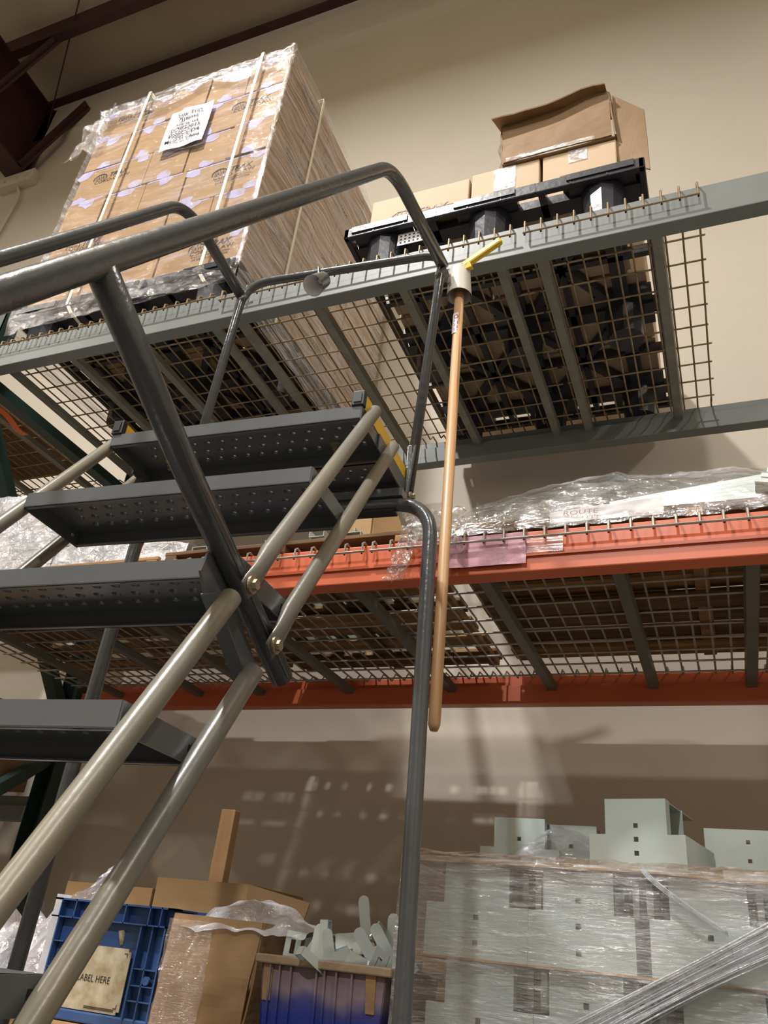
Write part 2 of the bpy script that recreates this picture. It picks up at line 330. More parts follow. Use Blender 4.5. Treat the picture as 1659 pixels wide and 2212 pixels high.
rack_beam('orange rear beam of the middle rack level near the wall', -2.56, 1.05, 2.74, ZO, 0.105, M['beam_orange'], 1)
rack_beam('grey front beam of the lowest shelf behind the bins', -2.60, 1.05, 1.674, -0.215, 0.115, M['beam_grey'])
rack_beam('grey rear beam of the lowest shelf behind the bins', -2.56, 1.05, 2.74, -0.215, 0.115, M['beam_grey'], 1)
rack_beam('grey rear beam of the neighbouring bay, lower left', -5.2, -2.67, 2.74, 0.46, 0.1, M['beam_grey'], 1)
rack_beam('grey front beam of the neighbouring bay, lower left', -5.2, -2.67, 1.674, 0.46, 0.1, M['beam_grey'])
rack_beam('grey rear beam of the neighbouring bay, upper left', -5.2, -2.67, 2.74, ZG, 0.115, M['beam_grey'], 1)
rack_beam('grey front beam of the neighbouring bay, upper left', -5.2, -2.67, 1.674, ZG, 0.115, M['beam_grey'])
def post(x0, x1, y0, y1, z0, z1, open_y):
    b = MB(); k = 0.004
    b.box(x0, x1, y0 if open_y > 0 else y1 - k, y0 + k if open_y > 0 else y1, z0, z1)
    b.box(x0, x0 + k, y0, y1, z0, z1); b.box(x1 - k, x1, y0, y1, z0, z1)
    return b
def frame(label, x, grp=None):
    t = thing('upright_frame', (x, 2.2, -CZ), label, 'rack frame', grp)
    post(x - .045, x + .045, 1.68, 1.755, -CZ, 2.35, 1).build('upright', M['green'], t)
    post(x - .045, x + .045, 2.665, 2.74, -CZ, 2.35, -1).build('upright', M['green'], t)
    for y in (1.7, 2.7): box('foot_plate', M['green'], t, x - .06, x + .06, y - .06, y + .06, -CZ, -CZ + .01)
    def brace(a, b): MB().bar((x, *a), (x, *b), 0.045, 0.055, (1, 0, 0)).build('brace', M['green'], t)
    brace((1.74, 1.88), (2.68, 1.88)); brace((1.74, 1.84), (2.68, 0.76)); brace((2.68, 0.62), (1.74, -0.12)); brace((1.74, -0.3), (2.68, -0.3)); brace((2.68, -1.3), (1.74, -0.5)); brace((1.74, -1.4), (2.68, -1.4))
    return t
frame('green rack upright frame with slanting braces at the left edge', -2.615)
frame('green rack upright frame beyond the right edge', 1.10)
frame('green rack upright frame beyond the left edge', -5.25)
def wire_deck(label, x0, x1, ztop, m_w, m_c, chans, drop, grp, y0=1.66, y1=2.69, pitch=0.0485):
    """front-to-back wires over side-to-side wires, hooked down over the front beam"""
    t = thing('wire_deck', ((x0 + x1) / 2, 2.2, ztop - 0.02), label, 'wire deck', grp)
    r = 0.0031; b = MB(); n = int(round((x1 - x0) / pitch)); zl = ztop - 0.002
    yf = y0
    for i in range(n + 1):
        x = x0 + i * pitch
        b.tube([(x, yf - 0.004, ztop - drop - .003), (x, yf - 0.004, ztop - 0.002), (x, yf + 0.006, ztop + 0.005), (x, yf + 0.028, ztop + 0.003), (x, yf + 0.04, zl - 0.03), (x, y1 - .05, zl - 0.03), (x, y1 - .02, zl + .005), (x, y1 + .03, ztop + .006), (x, y1 + .035, ztop - 0.04)], r, 6, cap=False)
    ys = [1.72 + 0.097 * k for k in range(int((y1 - 1.74) / 0.097) + 1)]
    for y in ys: b.tube([(x0 - random.uniform(.004, .012), y, zl - 0.037), (x1 + random.uniform(.004, .016), y, zl - 0.037)], r, 6, cap=False)
    b.tube([(x0 - .004, yf - 0.010, ztop - drop), (x1 + .004, yf - 0.010, ztop - drop)], r, 6)
    b.build('wire_mesh', m_w, t, kind='stuff')
    for xc in chans:
        c = MB(); z1 = zl - 0.041; z0 = z1 - 0.02; hw = 0.019
        # hat shaped channel, flat side down, ends resting on the beam ledges
        c.prism([(xc - hw, z1), (xc - hw * .75, z0), (xc + hw * .75, z0), (xc + hw, z1), (xc + hw - .003, z1), (xc + hw * .75 - .002, z0 + .003), (xc - hw * .75 + .002, z0 + .003), (xc - hw + .003, z1)], 1.705, 2.71, 'y')
        c.build('support_channel', m_c, t)
    return t
G1 = 'wire decks on the top rack level'; G2 = 'wire decks on the middle rack level'
wire_deck('rusty wire deck under the big carton stack, top level left', -2.535, -1.49, ZG, M['wire_tan'], M['channel'], [-2.52, -2.205, -1.88, -1.555], .028, G1)
wire_deck('rusty wire deck between the two pallets, top level middle', -1.466, -0.432, ZG, M['wire_tan'], M['channel'], [-1.447, -1.14, -0.832, -0.503], .050, G1)
wire_deck('short rusty wire deck with free wire ends, top level right', -0.403, 0.082, ZG, M['wire_tan'], M['channel'], [-0.375, -0.038], .056, G1)
wire_deck('grey wire deck on orange beams at left, behind the ladder', -2.535, -1.80, ZO, M['wire_grey'], M['channel_grey'], [-2.35, -1.95], .028, G2)
wire_deck('grey wire deck under the wooden pallet, middle level', -1.775, -0.80, ZO, M['wire_grey'], M['channel_grey'], [-1.665, -1.283, -0.882], .028, G2)
wire_deck('grey wire deck under the wrapped panels, middle level right', -0.777, 0.97, ZO, M['wire_grey'], M['channel_grey'], [-0.525, -0.195, 0.10, 0.45, 0.85], .028, G2)
wire_deck('wire deck of the neighbouring bay at the left edge', -4.2, -2.72, ZG, M['wire_tan'], M['channel'], [-2.83, -3.2, -3.6], .028, G1)

# ------------------------------------------------------------------ lettering
def logo(parent, x, y, z, face='front', s=0.84, m=None, full=True, m2=None):
    """oval with a three letter word, a slanted word beside it and a line under it"""
    m = m or M['print']; e = 0.0015
    def P(a, h): return (x + a * s, y - e, z + h * s) if face == 'front' else (x + e, y + a * s, z + h * s)
    b = MB(); n = 22; ang = [math.pi * (-0.12 + 1.24 * i / n) for i in range(n + 1)]
    o_ = [P(-.085 + .046 * math.cos(a), .018 + .036 * math.sin(a)) for a in ang]; i_ = [P(-.085 + .040 * math.cos(a), .018 + .030 * math.sin(a)) for a in ang]
    b.add(o_ + i_, [(k, k + 1, n + 2 + k, n + 1 + k) for k in range(n)])
    for k in (-1, 0, 1):
        b.add([P(-.085 + k * .018 - .002, .036), P(-.085 + k * .018 + .002, .036), P(-.085 + k * .014 + .002, .050), P(-.085 + k * .014 - .002, .050)], [(0, 1, 2, 3)])
    b.build('logo_oval', m, parent)
    text('print', 'SAW', .034 * s, P(-.085, .008), m, parent, face, 0.1, 0.85)
    text('print', 'TRAX', .046 * s, P(.030, .012), m, parent, face, 0.3, 1.0, bold=0.0006)
    text('print', 'CORO-CLAW', .036 * s, P(0, -.022), m, parent, face, 0.0, 1.05)
    if full:
        text('print', '4 mil Corrugated Plastic Cutter', .017 * s, P(0, -.040), m, parent, face, 0, 0.95)
        text('print', '24 EACH SKU: CCD4', .021 * s, P(0, -.062), m, parent, face, 0, 1.0)

# ------------------------------------------------------------------ plastic pallets
def black_pallet(label, x0, x1, y0, y1, z0, grp):
    t = thing('plastic_pallet', ((x0 + x1) / 2, (y0 + y1) / 2, z0), label, 'pallet', grp)
    H = 0.172; m = M['black_plastic']
    b = MB(); k = 0.02; zt = z0 + H
    for (a, c, d, e) in ((x0, x1, y0, y0 + k), (x0, x1, y1 - k, y1), (x0, x0 + k, y0, y1), (x1 - k, x1, y0, y1)): b.box(a, c, d, e, zt - 0.045, zt)
    b.build('rim', m, t, bevel=0.004)
    nx = 9
    for i in range(1, nx): box('rim_rib', m, t, x0 + (x1 - x0) * i / nx - .002, x0 + (x1 - x0) * i / nx + .002, y0 - .0015, y0, zt - 0.043, zt - .003)
    cx = [x0 + .13, (x0 + x1) / 2, x1 - .13]; cy = [y0 + .085, (y0 + y1) / 2, y1 - .12]
    for X in cx:
        for Y in cy:
            MB().tube([(X, Y, z0), (X, Y, z0 + .04), (X, Y, zt - .03)], .07, 12, rr=[.062, .065, .070]).build('foot', m, t)
            box('foot_cap', m, t, X - .10, X + .10, Y - .09, Y + .09, zt - .030, zt - .004)
    def rib(a, c, wd=.028): MB().bar((a[0], a[1], zt - .022), (c[0], c[1], zt - .022), wd, .036).build('deck_rib', m, t)
    for X in cx: rib((X, y0 + k), (X, y1 - k), .05)
    for Y in cy: rib((x0 + k, Y), (x1 - k, Y), .05)
    qx = [(cx[0] + cx[1]) / 2, (cx[1] + cx[2]) / 2]; qy = [(cy[0] + cy[1]) / 2, (cy[1] + cy[2]) / 2]
    for X in qx: rib((X, y0 + k), (X, y1 - k), .022)
    for Y in qy: rib((x0 + k, Y), (x1 - k, Y), .022)
    for i in range(2):
        for j in range(2):
            rib((cx[i], cy[j]), (cx[i + 1], cy[j + 1])); rib((cx[i + 1], cy[j]), (cx[i], cy[j + 1]))
    return t
PG = 'black plastic pallets on the top rack level'
pa = black_pallet('black plastic pallet under the tall shrink-wrapped carton stack', -2.52, -1.455, 1.67, 2.87, ZG + 0.008, PG)
pb = black_pallet('black plastic pallet under the pale cartons, top right', -1.03, -0.05, 1.67, 2.87, ZG + 0.008, PG)
box('slip_sheet', M['kraft_dark'], pb, -0.30, -0.06, 1.672, 1.76, ZG + .180, ZG + .185)
box('slip_sheet', M['kraft_dark'], pb, -0.80, -0.56, 1.672, 1.76, ZG + .180, ZG + .184)
tg = thing('card_tag', (-0.80, 1.80, ZG + .12), 'small white tag with rows of holes hanging inside the right plastic pallet', 'tag')
tgb = MB().cells([-0.84 + .0075 * i for i in range(14)], [ZG + .075 + .0075 * i for i in range(8)], lambda i, j: not (i % 2 == 1 and j % 2 == 1), 1.70, 1.702).build('tag_card', M['paper'], tg)

# ------------------------------------------------------------------ wrapped carton stack
BODY = {}
SX0, SX1, SY0, SZ0, LH = -2.50, -1.47, 1.70, ZG + 0.182, 0.2195
tiers = ['bottom tier', 'second tier', 'third tier', 'fourth tier', 'fifth tier', 'top tier']
cols5 = ['leftmost', 'second from left', 'third from left', 'fourth from left']
def carton(name, label, x0, x1, y0, y1, z0, z1, m, grp, seam='x', tape=True, cat='carton'):
    t = thing(name, ((x0 + x1) / 2, (y0 + y1) / 2, z0), label, cat, grp)
    g = 0.002
    body = MB().box(x0 + g, x1 - g, y0 + g, y1 - g, z0 + g, z1 - g).build('board_body', m, t, bevel=0.004); BODY[t] = body
    if tape:
        def patch(xc, zc, w_, h_):
            n = 9; pl = []
            for i in range(n):
                an = 2 * math.pi * i / n; q = random.uniform(.55, 1.15); pl.append((xc + w_ * q * math.cos(an), max(z0 + .001, min(z1 - .001, zc + h_ * q * math.sin(an)))))
            MB().prism(pl, y0 + g - .0008, y0 + g + .001, 'y').build('tape', M['tape'], body)
        for xq in ((x0 + x1) / 2,) if x1 - x0 < .3 else (x0 + .03, x1 - .05):
            patch(xq, z1 - .020, .050, .040); patch(xq + .01, z0 + .016, .042, .034)
        box('tape', M['tape'], body, x0 + .012, x1 - .02, y0 + g - .0006, y0 + g + .001, z1 - .012, z1 - .004)
    return t
sg = 'kraft cartons in the tall wrapped stack'
wn = 0.2117; wl = SX1 - SX0 - 3 * wn
for k in range(6):
    z0, z1 = SZ0 + k * LH, SZ0 + (k + 1) * LH
    xs = [SX0, SX0 + wn, SX0 + 2 * wn, SX0 + 3 * wn, SX1] if k % 2 == 0 else [SX0, SX0 + wl, SX0 + wl + wn, SX0 + wl + 2 * wn, SX1]
    for i in range(4):
        wide = xs[i + 1] - xs[i] > 0.3
        j_ = (0.0, 0.004, -0.003, 0.002)[(i + k) % 4]
        t = carton('kraft_carton', '%s kraft carton at the front of the wrapped stack, %s, %s' % ('printed' if wide else 'narrow plain', cols5[i], tiers[k]),
                   xs[i], xs[i + 1], SY0 + j_, SY0 + (wn if wide else wl), z0, z1, M['kraft'], sg)
        if wide: logo(BODY[t], (xs[i] + xs[i + 1]) / 2 + (.05 if i == 3 else 0.0), SY0 + j_ + .002, z0 + .125, full=k < 4 and i == 3)
        if i == 3:
            if not wide: logo(BODY[t], SX1 - .002, SY0 + wl / 2, z0 + .115, face='right', s=.7)
    # right-hand side, running back to the wall
    y = SY0 + (wn if k % 2 == 0 else wl); j = 0
    seq = [wn, wl, wn, wn] if k % 2 == 0 else [wn, wn, wl]
    for d in seq:
        d2 = min(d, 2.86 - y)
        if d2 < .1: break
        t = carton('kraft_carton', 'kraft carton on the right side of the wrapped stack, %s, %s from the front' % (tiers[k], ['second', 'third', 'fourth', 'fifth'][j]),
                   SX1 - (wl if d == wn else wn), SX1, y, y + d2, z0, z1, M['kraft'], sg, tape=False)
        if d == wl: logo(BODY[t], SX1 - .002, y + d2 / 2, z0 + .115, face='right', s=.7)
        y += d2; j += 1
    # hidden middle of the stack is left open except what the pallet gaps show
for a in range(2):
    carton('kraft_carton', 'kraft carton in the bottom tier behind the front row, %s' % ('at the left side' if a == 0 else 'at the rear'),
           SX0, SX1 - wl, SY0 + wl + a * .42, SY0 + wl + (a + 1) * .42 - .02, SZ0, SZ0 + LH, M['kraft'], sg, tape=False)
SZ1 = SZ0 + 6 * LH
t = thing('shipping_label', (-1.93, 1.69, SZ0 + 3.9 * LH), 'white printed sheet on the upper front of the wrapped stack', 'label')
crumple(lambda s, q: (-2.045 + .225 * s, 1.686 - .006 * math.sin(9 * s + 4 * q) * .5 - .006, 2.985 + .275 * q), 14, 14, 'paper_sheet', M['paper'], t)
for k, (ln, sz) in enumerate((('Saw Trax', .034), ('Atlanta', .034), ('Atlanta, GA', .024), ('PO#22015', .034), ('PN#CCD4', .034), ('Made in China', .030))):
    text('print', ln, sz, (-1.932, 1.675, 3.205 - .036 * k), M['print'], t, 'front', 0, 1.05, bold=0.0005)
def wrap_face(axis, fixed, a0, a1, z0, z1, m, name, parent, nu=60, nv=60, amp=.006, out=-1):
    def fn(s, q):
        a = a0 + (a1 - a0) * s; z = z0 + (z1 - z0) * q
        p = (a, fixed, z) if axis == 'y' else (fixed, a, z)
        d = amp * (0.6 + nz3(p, 9) + .5 * nz3((a * 3 + z, 0, z * 9), 3, 5))
        return (a, fixed + out * d, z) if axis == 'y' else (fixed + out * d, a, z)
    return crumple(fn, nu, nv, name, m, parent)
tw = thing('stretch_wrap', (-1.98, 2.28, ZG + .05), 'clear stretch film wound around the tall carton stack', 'plastic wrap')
wrap_face('y', SY0 - .008, SX0 - .008, SX1 + .012, ZG + .08, SZ1 + .01, M['film_front'], 'front_film', tw, 90, 90, .008)
wrap_face('x', SX1 + .010, SY0 - .010, 2.89, ZG + .03, SZ1 + .01, M['film_side'], 'side_film', tw, 80, 80, .010, out=1)
wrap_face('x', SX0 - .010, SY0 - .010, 2.89, ZG + .03, SZ1 + .01, M['film_side'], 'side_film', tw, 30, 30, .010, out=-1)
# crumpled top skirt and flared corner
def skirt(s, q):
    x = SX0 - .01 + (SX1 - SX0 + .02) * s; z = SZ1 + .006 - q * (.13 + .08 * nz3((x, 0, 0), 4, 3))
    return (x, SY0 - .020 - .008 * nz3((x, z, 0), 14) - .006 * nz3((x, z, 0), 40, 3), z)
crumple(skirt, 110, 34, 'top_skirt', M['film_tip'], tw)
def flare(s, q):
    a = s * 1.0; x = SX0 + .08 - .20 * a * (0.4 + .6 * q) ; z = SZ1 - .0 - .30 * q - .06 * a
    return (x + .02 * nz3((s, q, 0), 6), SY0 - .03 - .05 * nz3((s, q, 1), 5), z + .03 * nz3((s, q, 2), 7))
crumple(flare, 26, 30, 'loose_corner', M['film_tip'], tw)
def edge_roll(s, q):
    a = q * 2 * math.pi; z = ZG + .15 + (SZ1 - ZG - .15) * s; r = .010 * (1 + .8 * nz3((0, 0, z), 30)) * (1 + .8 * max(0, s - .9) * 10 * .6)
    return (SX1 + .008 + r * math.cos(a), SY0 - .014 + r * math.sin(a), z)
crumple(edge_roll, 120, 8, 'corner_edge', M['film_tip'], tw)
def foot_skirt(s, q):
    x = SX0 - .02 + (SX1 - SX0 + .05) * s; z = ZG + .175 - q * (.10 + .05 * nz3((x, 0, 0), 5, 9))
    return (x, SY0 - .034 - .012 * nz3((x, z, 0), 18), z)
crumple(foot_skirt, 100, 14, 'bottom_skirt', M['film_loose'], tw)
for nm, xa in (('left', -2.23), ('right', -1.615)):
    b = MB(); pts = [(xa, SY0 + .3, SZ1 + .012), (xa, SY0 - .028, SZ1 + .012), (xa + .002, SY0 - .030, SZ1 * .5 + ZG * .5), (xa, SY0 - .030, ZG + .15), (xa + .03, SY0 - .02, ZG + .10), (xa + .06, SY0 + .05, ZG + .06)]
    for a, c in zip(pts[:-1], pts[1:]): b.bar(a, c, .014, .0015, (0, 1, 0) if abs(c[2] - a[2]) > abs(c[1] - a[1]) else (0, 0, 1))
    b.build('pallet_strap', M['band'], None, label='cream plastic strap down the front of the wrapped stack, %s of two' % nm, cat='strap', group='straps of the carton stack')
b = MB(); b.bar((SX1 + .024, 1.965, SZ1 + .01), (SX1 + .024, 1.965, ZG + .12), .0015, .014, (0, 1, 0)); b.bar((SX1 - .3, 1.965, SZ1 + .012), (SX1 + .024, 1.965, SZ1 + .012), .014, .0015)
b.build('pallet_strap', M['band'], None, label='cream plastic strap down the right side of the wrapped stack', cat='strap', group='straps of the carton stack')

# ------------------------------------------------------------------ pale cartons on the right pallet
PZ = ZG + .186
lg = 'pale cartons on the right pallet'
fr = [(-1.005, -0.632), (-0.628, -0.386), (-0.380, -0.135)]
nm3 = ['left pale carton on the black pallet with faint blue print', 'middle pale carton on the black pallet under glossy tape', 'right pale carton on the black pallet beneath the open box']
for i, (a, c) in enumerate(fr):
    t = carton('pale_carton', nm3[i], a, c, 1.785, 2.12, PZ, PZ + .268 + (.0 if i else -.01), M['kraft_pale'], lg, tape=False)
    if i == 0: logo(BODY[t], -.80, 1.787, PZ + .12, s=.95, m=M['print_faint'], full=False)
    if i == 1: MB().box(-.545, -.47, 1.7845, 1.786, PZ + .15, PZ + .262).build('tape', M['film_tip'], t)
    if i == 2: MB().box(-.29, -.23, 1.7845, 1.786, PZ + .20, PZ + .262).build('tape', M['film_tip'], t)
k = 0
for (a, c) in ((-1.005, -0.55), (-0.545, -0.09)):
    for (y0, y1) in ((2.13, 2.48), (2.485, 2.85)):
        carton('pale_carton', 'pale carton standing behind the front row on the right pallet, %s %s' % (('left' if a < -.9 else 'right'), ('middle row' if y0 < 2.3 else 'rear row')), a, c, y0, y1, PZ, PZ + .255, M['kraft_pale'], lg, tape=False); k += 1
# open torn box lying on top
t = thing('open_box', (-.33, 1.9, PZ + .276), 'torn open brown box with flaps hanging, lying on top of the pale cartons', 'box')
OX0, OX1, OY0, OY1, OZ0, OZ1 = -.512, -.138, 1.778, 2.11, PZ + .272, PZ + .512
def panel(pts, m, nm, th=.005, wob=.006, n=10):
    A, B, C_, D = [V(p) for p in pts]; nrm = (B - A).cross(D - A).normalized()
    b = MB(); K = (n + 1) ** 2
    for side in (0, 1):
        for i in range(n + 1):
            for j in range(n + 1):
                s_, q_ = i / n, j / n
                p = A * (1 - s_) * (1 - q_) + B * s_ * (1 - q_) + C_ * s_ * q_ + D * (1 - s_) * q_
                w_ = wob * (nz3(p, 7) + .4 * nz3(p, 22)); b.v.append(p + nrm * (w_ + side * th))
    g = lambda s_, i, j: s_ * K + i * (n + 1) + j
    for i in range(n):
        for j in range(n):
            b.f.append((g(0, i, j), g(0, i, j + 1), g(0, i + 1, j + 1), g(0, i + 1, j))); b.f.append((g(1, i, j), g(1, i + 1, j), g(1, i + 1, j + 1), g(1, i, j + 1)))
    for i in range(n):
        for (e0, e1) in (((i, 0), (i + 1, 0)), ((i, n), (i + 1, n)), ((0, i), (0, i + 1)), ((n, i), (n, i + 1))):
            b.f.append((g(0, *e0), g(0, *e1), g(1, *e1), g(1, *e0)))
    return b.build(nm, m, t)
panel([(OX0, OY0, OZ0), (OX1 - .01, OY0, OZ0 - .0), (OX1 - .012, OY0 + .0, OZ1), (OX0 - .01, OY0, OZ1 - .01)], M['kraft_dark'], 'front_panel')
panel([(OX1, OY0, OZ0 + .005), (OX1, OY1, OZ0), (OX1, OY1, OZ1), (OX1 - .012, OY0, OZ1)], M['kraft_dark'], 'side_panel')
panel([(OX0, OY1, OZ0), (OX0, OY0, OZ0), (OX0 - .01, OY0, OZ1 - .01), (OX0, OY1, OZ1)], M['kraft_dark'], 'side_panel')
panel([(OX1, OY1, OZ0), (OX0, OY1, OZ0), (OX0, OY1, OZ1), (OX1, OY1, OZ1)], M['kraft_dark'], 'rear_panel')
panel([(OX0, OY0, OZ0 + .001), (OX0, OY1, OZ0 + .001), (OX1, OY1, OZ0 + .001), (OX1, OY0, OZ0 + .001)], M['kraft_dark'], 'bottom_panel')
panel([(OX0 - .035, OY0 - .055, OZ1 - .055), (OX1 - .02, OY0 - .035, OZ1 - .006), (OX1 - .01, OY0 + .12, OZ1 + .012), (OX0 - .01, OY0 + .10, OZ1 + .006)], M['kraft_dark'], 'top_flap', wob=.012)
panel([(OX1 - .002, OY0 + .03, OZ0 - .10), (OX1 + .100, OY0 + .01, OZ0 - .20), (OX1 + .097, OY0 + .03, OZ1 - .11), (OX1 - .002, OY0 + .02, OZ1)], M['kraft_dark'], 'side_flap', wob=.004)
crumple(lambda s, q: (OX0 - .014 + .012 * nz3((s, q, 0), 4), OY0 - .006 + .05 * q, OZ0 - .02 + (OZ1 - OZ0) * s), 20, 4, 'tape_strip', M['film_tip'], t)
crumple(lambda s, q: (OX0 + .01 + .30 * s, OY0 - .010 - .006 * nz3((s, q, 0), 9), OZ0 - .004 + (.02 + .06 * max(0, nz3((s, 0, 0), 5, 2))) * q), 30, 4, 'tape_strip', M['film_tip'], t)

# ------------------------------------------------------------------ rolling ladder (u to the right, v forward, w up, from the 7th tread's right front corner)
LW0 = -(CZ + .2155)
lad = bpy.data.objects.new('rolling_ladder', None); COL.objects.link(lad); lad.location = (-.5855, .6749, 0); lad.rotation_euler = (0, 0, .0559)
BASE[lad] = V((0, 0, LW0)); tag(lad, 'grey steel rolling warehouse ladder with perforated treads and tube handrails', 'ladder')
W_, RUN, RISE, DT = .5982, .1669, .254, .1685
GP, TP, DP, RP = M['grey_paint'], M['tread_paint'], M['dusty_tube'], M['rail_paint']
def tread(v0, w0, depth, name='tread', plates=True):
    b = MB(); u0, u1 = -W_, 0.0; th = .0022; lip = .031
    rows = int((depth - .03) // .030); pv = .030; off = (depth - rows * pv) / 2
    # flat margins
    def quad2(a, c, d, e):
        b.add([(a, d, w0), (c, d, w0), (c, e, w0), (a, e, w0)], [(0, 1, 2, 3)]); b.add([(a, d, w0 - th), (c, d, w0 - th), (c, e, w0 - th), (a, e, w0 - th)], [(3, 2, 1, 0)])
    quad2(u0, u1, v0, v0 + off); quad2(u0, u1, v0 + off + rows * pv, v0 + depth)
    pu = .0352; ncol = 15
    for r in range(rows):
        va, vb = v0 + off + r * pv, v0 + off + (r + 1) * pv
        sh = (0.0176 if r % 2 else 0.0); ua = u0 + .030 + sh
        quad2(u0, ua, va, vb); quad2(ua + ncol * pu, u1, va, vb)
        for c in range(ncol):
            a, e = ua + c * pu, ua + (c + 1) * pu; cu, cv = (a + e) / 2, (va + vb) / 2
            sq = [(e, cv), (e, vb), (cu, vb), (a, vb), (a, cv), (a, va), (cu, va), (e, va)]
            top, bot = [], []
            ring = lambda R_: [(cu + R_ * math.cos(math.pi / 4 * i), cv + R_ * math.sin(math.pi / 4 * i)) for i in range(8)]
            L = [(sq, 0), (ring(.0085), 0), (ring(.0050), .0040), (ring(.0046), .0085)]
            for off_w in (0, -th):
                vs_ = [(p[0], p[1], w0 + h + off_w) for (pp, h) in L for p in pp]
                fs = [(q * 8 + i, q * 8 + (i + 1) % 8, q * 8 + 8 + (i + 1) % 8, q * 8 + 8 + i) for q in range(3) for i in range(8)]
                b.add(vs_, fs if off_w == 0 else [f[::-1] for f in fs])
    # front lip with a small return, rear lip
    b.box(u0, u1, v0, v0 + th, w0 - lip, w0); b.box(u0, u1, v0, v0 + .010, w0 - lip, w0 - lip + th)
    b.box(u0, u1, v0 + depth - th, v0 + depth, w0 - lip, w0); b.box(u0, u1, v0 + depth - .010, v0 + depth, w0 - lip, w0 - lip + th)
    o = b.build(name, TP, lad)
    if plates:
        for (ua, ub) in ((u0 - .0025, u0), (u1, u1 + .0025)):
            p = MB(); vs_ = [v0 + .001, v0 + depth - .030, v0 + depth - .022, v0 + depth - .001]; ws = [w0 - .033, w0 - .020, w0 - .011, w0 - .0005]
            p.cells(vs_, ws, lambda i, j: not (i == 1 and j == 1), ua, ub, 'x'); p.build('end_plate', GP, lad)
    return o
for j in range(1, 10): tread((j - 7) * RUN, (j - 7) * RISE, DT)
WP = 3 * RISE; VP = 3 * RUN
tread(VP, WP, .165, 'platform_tread'); tread(VP + .1655, WP, .135, 'platform_tread')
# toe boards
for (a, c) in ((-.020, .004), (-W_ - .004, -W_ + .020)):
    box('toe_board', M['yellow'], lad, a, c, VP + .012, VP + .30, WP - .002, WP + .034)
    b = MB(); b.box(a - .0015, c + .0015, VP - .004, VP + .012, WP + .0, WP + .036); o = b.build('end_cap', M['black_rubber'], lad, bevel=0.002)
    BASE[o] = BASE[lad]
    for q in (.008, .0055, .003): box('cap_ring', M['black_rubber'], o, (a + c) / 2 - q, (a + c) / 2 + q, VP - .006 + (.008 - q) * .12, VP - .004, WP + .018 - q * 1.4, WP + .018 + q * 1.4)
    # outward bracket below toe board
    box('side_bracket', GP, lad, (c if a > -.1 else a - .003), (c + .003 if a > -.1 else a), VP + .10, VP + .30, WP - .040, WP - .001)
# stringer tubes: two each side, lower section and upper section
sl = RUN / RISE
def tubeline(u, v, w, w0, w1, r, nm, m, flat0=None, flat1=None, n=16):
    pts = []; rr = []; fl = []
    ws = [w0, w0 + .03, w0 + .055, w1 - .055, w1 - .03, w1]
    for i, ww in enumerate(ws):
        pts.append((u, v + (ww - w) * sl, ww))
    MB().tube(pts, r, n).build(nm, m, lad, smooth='auto')
for sgn, nmx in ((1, 'right'), (-1, 'left')):
    def U(o): return o if sgn > 0 else -W_ - o
    rL, rU = .0142, .0135
    for (v, w_, w1, nm) in ((.35, .49, .180, 'lower_stringer_tube'), (.467, .46, .112, 'lower_stringer_tube')):
        tubeline(U(.0165), v - .004, w_, -1.745, w1, rL, nm, DP)
    for (v, w_, w0, w1) in ((.352, .49, .210, .775), (.460, .46, .160, .770)):
        b = MB(); d = V((0, sl, 1)).normalized(); p0 = V((U(.0165), v + (w0 - w_) * sl, w0)); p1 = V((U(.0165), v + (w1 - w_) * sl, w1)); shf = V((.007 * sgn, 0, 0))
        b.tube([p0 + shf - d * .016, p0 + shf, p0 + shf + d * .03, p0 + d * .085, p1 - d * .004, p1], rU, 16,
               rr=[rU * 1.0, rU * 1.08, rU * 1.05, rU, rU, rU * .9], flat=[(.2, 1.1), (.25, 1.1), (.55, 1.05), (1, 1), (1, 1), (1, 1)])
        b.build('upper_stringer_tube', DP, lad, smooth='auto')
        # bolt with washer
        c = p0 + shf + V((.004 * sgn, 0, 0)) - d * .002
        MB().tube([c, c + V((.0035 * sgn, 0, 0))], .0125, 18).build('washer', M['steel_bolt'], lad)
        MB().tube([c + V((.003 * sgn, 0, 0)), c + V((.010 * sgn, 0, 0))], .0078, 6).build('bolt_head', M['steel_bolt'], lad)
# handrail posts across the stringer joints, with their clamp brackets
for sgn in (1, -1):
    U = (lambda o: o) if sgn > 0 else (lambda o: -W_ - o)
    MB().tube([(U(.0), .352, .142), (U(.0), .003, .294), (U(.028), -.250, .374)], .0172, 16,
              flat=None).build('rail_post', RP, lad, smooth='auto')
    for k in (-.006, .006): MB().tube([(U(.0152), .345 + k * .4, .145 + k), (U(.0152), .003 + k * .4, .294 + k), (U(.036), -.21 + k * .4, .362 + k)], .0016, 6).build('post_flute', RP, lad)
    b = MB(); a0 = V((U(-.012), .118, .212)); a1 = V((U(-.012), .275, .112)); dd = (a1 - a0).normalized(); nn = V((0, -dd.z, dd.y))
    prof = [a0 - nn * .022 - dd * .01, a0 - nn * .030 + dd * .02, a1 - nn * .026, a1 + nn * .026, a0 + nn * .026 + dd * .02, a0 + nn * .010 - dd * .02]
    n = len(prof); k = V((.004 * sgn, 0, 0)); b.add([p for p in prof] + [p + k for p in prof], [tuple(range(n)), tuple(range(2 * n - 1, n - 1, -1))] + [(i, n + i, n + (i + 1) % n, (i + 1) % n) for i in range(n)])
    b.bar(prof[1] + k * 2, prof[2] + k * 2, .003, .022, (1, 0, 0))
    b.build('clamp_bracket', GP, lad)
